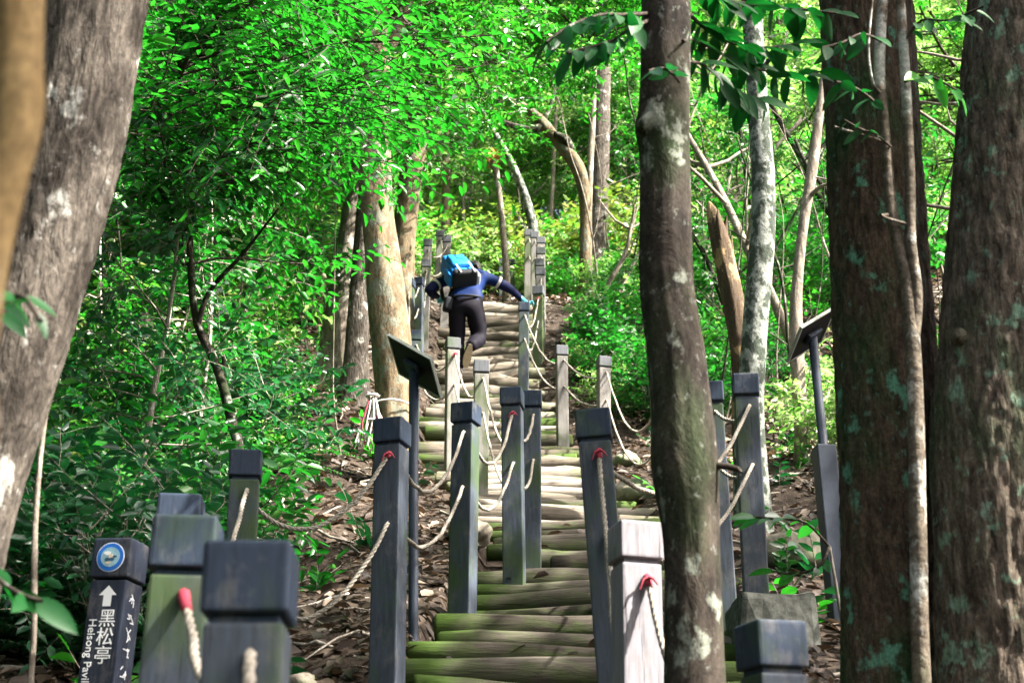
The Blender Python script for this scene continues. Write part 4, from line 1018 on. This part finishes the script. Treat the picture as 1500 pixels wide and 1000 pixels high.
# ------------------------------------------------------------------ ground cover
def build_litter():
    rng = np.random.default_rng(4)
    n = 38000
    Y = (4.5+rng.power(1.1, n)*19)*K; x = (rng.uniform(-.45, .45, n)*Y/K*1.05+rng.normal(0, .4, n))*K
    L = np.interp(Y, ST_Y, ST_L); Rr = np.interp(Y, ST_Y, ST_R)
    keep = (x < L-.03) | (x > Rr+.05) | (rng.uniform(0, 1, n) < .03)
    x, Y, L, Rr = x[keep], Y[keep], L[keep], Rr[keep]; n = len(x)
    z = tz(x, Y)+rng.uniform(.004, .035, n)
    inside = (x > L) & (x < Rr); z[inside] += .14
    a = rng.uniform(0, 6.28, n)
    e = .02; gx = (tz(x+e, Y)-tz(x-e, Y))/(2*e); gy = (tz(x, Y+e)-tz(x, Y-e))/(2*e); gx[inside] = 0; gy[inside] = .3
    ax = np.stack([np.cos(a), np.sin(a), gx*np.cos(a)+gy*np.sin(a)+rng.normal(0, .25, n)], 1)
    nr = np.stack([-gx, -gy, np.ones(n)], 1)+rng.normal(0, .35, (n, 3))
    me = leaves('leaf_litter', np.stack([x, Y, z], 1), ax, nr, .025+.11*rng.power(.8, n), 1.1, rng, rnd=np.clip(rng.beta(1.6, 2.4, n), 0, 1))
    o = obj('leaf_litter', me, M['litter']); tag(o, 'brown and buff dead leaves covering the forest floor', 'leaf litter', kind='stuff')
build_litter()
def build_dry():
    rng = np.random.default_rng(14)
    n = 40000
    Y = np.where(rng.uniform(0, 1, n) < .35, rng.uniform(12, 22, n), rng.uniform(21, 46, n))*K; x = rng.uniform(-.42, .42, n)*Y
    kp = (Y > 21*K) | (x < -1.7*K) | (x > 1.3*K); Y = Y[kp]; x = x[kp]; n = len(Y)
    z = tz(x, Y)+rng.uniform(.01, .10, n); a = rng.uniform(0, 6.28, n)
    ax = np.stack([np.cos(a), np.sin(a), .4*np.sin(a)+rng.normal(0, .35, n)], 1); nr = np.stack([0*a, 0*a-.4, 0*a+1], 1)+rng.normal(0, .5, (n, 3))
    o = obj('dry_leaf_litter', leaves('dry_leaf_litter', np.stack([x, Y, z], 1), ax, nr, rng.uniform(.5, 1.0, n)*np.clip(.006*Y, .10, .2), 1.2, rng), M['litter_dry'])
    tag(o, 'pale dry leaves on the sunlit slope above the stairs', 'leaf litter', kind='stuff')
build_dry()
def build_sticks():
    T = Tubes(); r = random.Random(21); n = 0
    while n < 420:
        Y = r.uniform(4.5, 23); x = r.uniform(-.42*Y, .42*Y)
        L = np.interp(Y*K, ST_Y, ST_L)/K; Rr = np.interp(Y*K, ST_Y, ST_R)/K
        if L-.1 < x < Rr+.15: continue
        a = r.uniform(0, 6.28); ln = r.uniform(.12, .55); c = Vector((x*K, Y*K)); pts = []
        for k in range(4):
            u = k/3-.5; q = (c.x+math.cos(a)*u*ln+r.uniform(-.02, .02), c.y+math.sin(a)*u*ln+r.uniform(-.02, .02))
            pts.append((q[0], q[1], gz(*q)+.02+r.uniform(0, .03)))
        rr = r.uniform(.003, .011); T.add(pts, [rr, rr, rr*.9, rr*.6], 5); n += 1
    o = obj('fallen_sticks', T.mesh('fallen_sticks'), M['twig']); tag(o, 'thin pale fallen sticks strewn over the leaf litter', 'sticks', kind='stuff')
build_sticks()
n = 0; rs = random.Random(17)
while n < 110:
    Y = rs.uniform(5, 20); x = rs.uniform(-.30*Y-.3, .30*Y+.3)
    L = np.interp(Y*K, ST_Y, ST_L)/K; Rr = np.interp(Y*K, ST_Y, ST_R)/K
    if L-.2 < x < Rr+.2 or (x > 0 and Y < 6.5): continue
    m = rs.choice(['leaf_bright', 'leaf_mid', 'leaf_dark'])
    rt = empty('seedling', (x*K, Y*K, gz(x*K, Y*K)), rs.uniform(0, 6.28)); tag(rt, 'small leafy seedling sprouting from the leaf litter', 'seedling', 'seedlings in the leaf litter')
    s = rs.uniform(.7, 1.5); foliage_part('seedling%d' % rs.randrange(3), m, 'twig', rt, sc=(s, s, s)); n += 1

def rock(px, py, Y, size, label, seed, cat='rock'):
    c = P(px, py, Y)
    bm = bmesh.new(); bmesh.ops.create_icosphere(bm, subdivisions=3, radius=1)
    for v in bm.verts:
        k = 1+.35*noise.noise(v.co*1.3+Vector((seed, 0, 0)))+.12*noise.noise(v.co*3.5+Vector((0, seed, 0)))
        v.co = Vector((v.co.x*size[0], v.co.y*size[1], v.co.z*size[2]))*k
    o = obj('rock', bm_mesh('rock', bm, True), M['rock']); z = gz(c.x, c.y)
    o.location = (c.x, c.y, z+size[2]*.45); o.rotation_euler = (0, 0, seed); tag(o, label, cat)
rock(630, 882, 6.9, (.09, .08, .06), 'rounded green mossy stone by the foot of the sign pole', 1.1)
rock(440, 958, 6.0, (.09, .08, .055), 'yellowish mossy stone between the near post and the tall blue post', 2.3)
rock(930, 668, 11.5, (.22, .18, .10), 'broad brown boulder in the sunlit litter right of the stairs', 3.4)
rock(690, 760, 9.4, (.14, .14, .08), 'dark stone at the left log ends behind the kinked rope post', 4.9)
rock(1185, 842, 8.6, (.30, .18, .12), 'long brown boulder beside the foot of the thick based sign pole', 6.6)
rock(915, 610, 13, (.14, .12, .08), 'pale stone below the short sunlit post', 7.7)
# exposed roots
T = Tubes(); q = [P(905, 730, 9.6), P(930, 716, 9.8), P(950, 712, 10), P(975, 700, 10.2)]
pts = [(p.x, p.y, gz(p.x, p.y)+.04) for p in q]; T.add(spline(pts, 14), [.03-.001*i for i in range(14)], 8, cap=True)
tag(obj('exposed_root', T.mesh('exposed_root'), M['bark_tan']), 'brown exposed root crossing the litter right of the stairs', 'root')

# frayed cloth bundle tied to the tan tree
c = P(546, 580, 11.6); rt = empty('rope_bundle', c); tag(rt, 'frayed white rope bundle with red threads hanging on the tan tree', 'rope bundle')
r = random.Random(4); W = Tubes(); Rd = Tubes()
for i in range(46):
    a = r.uniform(-.06, .06); b_ = r.uniform(-.05, .05); L = r.uniform(.25, .42); x0 = a*.3
    pts = [(x0, b_*.3, .02), (x0+a*.5+r.uniform(-.02, .02), b_, -L*.35), (x0+a+r.uniform(-.03, .03), b_, -L*.7), (x0+a*1.2+r.uniform(-.04, .04), b_*1.2, -L)]
    (Rd if i % 9 == 0 else W).add(spline(pts, 7), [.007]*7, 4)
for z, k in ((-.0, 9), (-.2, 8)):
    W.add([(.045*math.cos(t*.8), .045*math.sin(t*.8), z+.004*math.sin(t)) for t in range(k)], [.011]*k, 5)
obj('strands', W.mesh('strands'), M['cloth_white'], rt); obj('red_threads', Rd.mesh('red_threads'), M['red_tape'], rt)
T = Tubes(); tc = P(572, 575, 12)-c
T.add([(tc.x+.20*math.cos(u*.35), tc.y+.20*math.sin(u*.35), .02+.01*math.sin(u)) for u in range(19)], [.008]*19, 5); obj('tie', T.mesh('tie'), M['cloth_white'], rt)

# ------------------------------------------------------------------ the hiker
def hiker():
    foot = P(684, 553, 16.55); g = float(prof(foot.y))
    O = Vector((foot.x-.02, foot.y, foot.z))
    rt = empty('person', O); tag(rt, 'hiker in blue jacket and dark trousers climbing bent forward, right hand on the rope', 'person')
    J = {}
    vs = []; es = []; rad = []
    def v(name, co, r, par=None):
        J[name] = len(vs); vs.append(co); rad.append(r if isinstance(r, tuple) else (r, r))
        if par is not None: es.append((J[par], J[name]))
    v('pelvis', (0, 0, .90), (.185, .140))
    v('belly', (.0, .07, 1.05), (.175, .125), 'pelvis'); v('chest', (.01, .21, 1.20), (.185, .130), 'belly'); v('upper', (.015, .33, 1.33), (.15, .11), 'chest')
    v('neck', (.04, .39, 1.43), .062, 'upper'); v('chin', (.06, .44, 1.48), .075, 'neck'); v('head', (.075, .48, 1.545), .098, 'chin'); v('crown', (.08, .52, 1.60), .072, 'head')
    v('shR', (.21, .33, 1.345), .075, 'upper'); v('uaR', (.335, .35, 1.305), .072, 'shR'); v('elR', (.475, .40, 1.245), .058, 'uaR'); v('faR', (.56, .45, 1.19), .044, 'elR'); v('wrR', (.64, .50, 1.135), .034, 'faR'); v('hdR', (.69, .52, 1.105), .034, 'wrR')
    v('shL', (-.19, .30, 1.32), .075, 'upper'); v('uaL', (-.32, .22, 1.225), .070, 'shL'); v('elL', (-.43, .10, 1.09), .066, 'uaL'); v('faL', (-.37, .25, 1.09), .046, 'elL'); v('wrL', (-.34, .38, 1.13), .034, 'faL'); v('hdL', (-.325, .44, 1.15), .034, 'wrL')
    v('hiL', (-.095, .0, .82), .128, 'pelvis'); v('thL', (-.100, .06, .64), .110, 'hiL'); v('knL', (-.095, .10, .46), .086, 'thL'); v('caL', (-.085, .06, .28), .080, 'knL'); v('anL', (-.075, .0, .10), .066, 'caL')
    v('hiR', (.095, .0, .82), .128, 'pelvis'); v('thR', (.130, .04, .64), .114, 'hiR'); v('knR', (.150, .06, .47), .092, 'thR'); v('caR', (.105, -.10, .37), .084, 'knR'); v('anR', (.055, -.24, .27), .066, 'caR')
    me = bpy.data.meshes.new('body'); me.from_pydata(vs, es, [])
    tmp = bpy.data.objects.new('tmp', me); COL.objects.link(tmp)
    tmp.modifiers.new('s', 'SKIN').use_smooth_shade = True
    sv = me.skin_vertices[0].data
    for i, r in enumerate(rad): sv[i].radius = r
    sv[0].use_root = True
    ss = tmp.modifiers.new('u', 'SUBSURF'); ss.levels = 2; ss.render_levels = 2
    dg = bpy.context.evaluated_depsgraph_get()
    body = bpy.data.meshes.new_from_object(tmp.evaluated_get(dg)); bpy.data.objects.remove(tmp)
    body.materials.clear()
    for m in ('trousers', 'jacket', 'sleeve', 'hair', 'skin', 'glove', 'cloth_white'): body.materials.append(M[m])
    for v_ in body.vertices:         # cloth folds
        q = v_.co*9; v_.co += Vector((noise.noise(q), noise.noise(q+Vector((3, 0, 0))), noise.noise(q+Vector((0, 5, 0)))))*.008
        if v_.co.z < .8: v_.co += v_.normal*.010*noise.noise(Vector((v_.co.x*10, v_.co.y*10, v_.co.z*26)))
    segs = {n: Vector(vs[i]) for n, i in J.items()}
    def near(c, names): return min((c-segs[n]).length for n in names)
    for f in body.polygons:
        c = f.center; mi = 0
        head = min((c-segs[n]).length for n in ('head', 'crown')); 
        dR = c.x; 
        if c.z > .93 - .05*(c.y > .05): mi = 1
        if c.x > .345 and c.z > 1.0: mi = 2
        if c.x < -.30 and c.z > .98: mi = 2
        if c.x > .625 and c.z > 1.0: mi = 5
        if c.x < -.15 and c.y > .35 and c.z < 1.25: mi = 5
        if head < .125: mi = 3
        elif near(c, ('chin', 'neck')) < .085: mi = 4
        f.material_index = mi; f.use_smooth = True
    obj('body', body, None, rt)
    for A_, B_, t_, rr in (('uaR', 'elR', .15, .074), ('uaL', 'elL', .35, .074)):
        a_, b_ = segs[A_], segs[B_]; c_ = a_.lerp(b_, t_); d_ = (b_-a_).normalized(); T = Tubes(); T.add([c_-d_*.016, c_-d_*.012, c_+d_*.012, c_+d_*.016], [rr*.9, rr, rr, rr*.9], 14, cap=True)
        obj('arm_band', T.mesh('arm_band'), M['cloth_white'], rt)
    # fingers of the right hand closing on the rope
    for k in range(4):
        T = Tubes(); b0 = Vector((.700+.004*k, .535-.020*k, 1.105)); T.add([b0, b0+Vector((.035, .0, .008)), b0+Vector((.058-.004*k, -.004, -.014)), b0+Vector((.046, -.008, -.038))], [.0105, .010, .009, .007], 7, cap=True)
        obj('finger', T.mesh('finger'), M['glove'], rt)
    T = Tubes(); T.add([(.675, .49, 1.10), (.70, .468, 1.095), (.728, .472, 1.08)], [.012, .011, .008], 7, cap=True); obj('thumb', T.mesh('thumb'), M['glove'], rt)
    for k in range(4):
        T = Tubes(); b0 = Vector((-.345+.017*k, .455, 1.155)); T.add([b0, b0+Vector((0, .04, -.004)), b0+Vector((.003, .062, -.026)), b0+Vector((.002, .055, -.05))], [.0105, .010, .009, .007], 7, cap=True)
        obj('finger', T.mesh('finger'), M['glove'], rt)
    # shoes
    def shoe(loc, rot):
        bm = bmesh.new()
        prof_ = [(-.085, .030, .060), (-.06, .038, .085), (0, .040, .082), (.07, .045, .062), (.13, .044, .045), (.17, .030, .034)]
        rings = []
        for (y, w, h) in prof_:
            rings.append([bm.verts.new((w*math.cos(a)*(1 if math.sin(a) > -.2 else .95), y, .012+max(0, h*(.5+.5*math.sin(a))))) for a in [2*math.pi*i/12 for i in range(12)]])
        for i in range(len(rings)-1):
            for k in range(12): bm.faces.new((rings[i][k], rings[i][(k+1) % 12], rings[i+1][(k+1) % 12], rings[i+1][k]))
        bm.faces.new(rings[0]); bm.faces.new(rings[-1][::-1])
        s = obj('shoe', bm_mesh('shoe', bm, True), M['shoe'], rt); s.location = loc; s.rotation_euler = rot
        bm = bmesh.new(); n = 16
        out = [(.046*math.cos(a)*(1.0 if math.sin(a) > 0 else .88), .045+.135*math.sin(a)) for a in [2*math.pi*i/n for i in range(n)]]
        lo = [bm.verts.new((x, y, -.012)) for x, y in out]; hi = [bm.verts.new((x, y, .018)) for x, y in out]
        bm.faces.new(lo[::-1]); bm.faces.new(hi)
        for k in range(n): bm.faces.new((lo[k], lo[(k+1) % n], hi[(k+1) % n], hi[k]))
        obj('sole', bm_mesh('sole', bm), M['sole'], s)
    shoe((-.075, .01, .012), (0, 0, .1))
    shoe((.045, -.245, .205), (R(-62), R(8), R(14)))
    # backpack: its own thing on the hiker's back
    bp = empty('backpack', O); tag(bp, 'bright blue backpack with black base and grey webbing on the hiker\'s back', 'backpack')
    lean = Matrix.Translation((-.085, .10, 1.235)) @ Matrix.Rotation(R(-38), 4, 'X') @ Matrix.Rotation(R(-20), 4, 'Y') @ Matrix.Rotation(R(8), 4, 'Z') @ Matrix.Scale(1.1, 4)
    def soft(name, sx, sy, sz, c, mat, par=bp, amt=.012, bev=.04):
        bm = box_bm(sx, sy, sz, c, bev, 3); bmesh.ops.subdivide_edges(bm, edges=bm.edges[:], cuts=1, use_grid_fill=True)
        for v_ in bm.verts: v_.co += Vector((noise.noise(v_.co*11), noise.noise(v_.co*11+Vector((4, 0, 0))), noise.noise(v_.co*11+Vector((0, 7, 0)))))*amt
        o = obj(name, bm_mesh(name, bm, True), M[mat], par); o.matrix_local = lean if par is bp else Matrix(); return o
    main = soft('main_pocket', .27, .19, .36, (0, -.06, .03), 'pack_blue')
    soft('lid', .25, .20, .10, (0, -.045, .225), 'pack_blue')
    soft('front_pocket', .20, .07, .24, (-.015, -.165, .05), 'pack_blue')
    soft('base_panel', .265, .20, .085, (0, -.075, -.165), 'pack_black')
    soft('side_pocket', .05, .13, .17, (.15, -.05, -.08), 'pack_grey', bev=.02)
    soft('side_pocket', .04, .13, .17, (-.15, -.05, -.08), 'pack_blue', bev=.018)
    for x in (-.075, .075):
        soft('webbing', .018, .012, .26, (x, -.182, -.10), 'pack_grey', amt=.003, bev=.004)
    soft('zip', .006, .006, .12, (-.03, -.203, .10), 'pack_black', amt=.001, bev=.001)
    for x in (-.09, .10):
        T = Tubes(); T.add(spline([(x, .02, .18), (x*1.1, .16, .25), (x*1.25, .26, .12), (x*1.5, .22, -.08), (x*1.3, .05, -.15)], 14), [.022]*14, 6)
        o = obj('shoulder_strap', T.mesh('shoulder_strap'), M['pack_black'], bp); o.matrix_local = lean
    # hip pouch
    hp = empty('waist_pouch', O); tag(hp, 'small black pouch on the hiker\'s left hip', 'pouch')
    bm = box_bm(.10, .13, .16, (0, 0, 0), .03, 3); o = obj('pouch_body', bm_mesh('pouch_body', bm, True), M['pack_black'], hp); o.location = (-.20, -.02, .86); o.rotation_euler = (.1, .15, .2)
    T = Tubes(); T.add([(.175*math.cos(a*.35), .015+.145*math.sin(a*.35), .945+.02*math.sin(a*.35)) for a in range(19)], [.014]*19, 6); obj('belt', T.mesh('belt'), M['pack_black'], hp)
hiker()
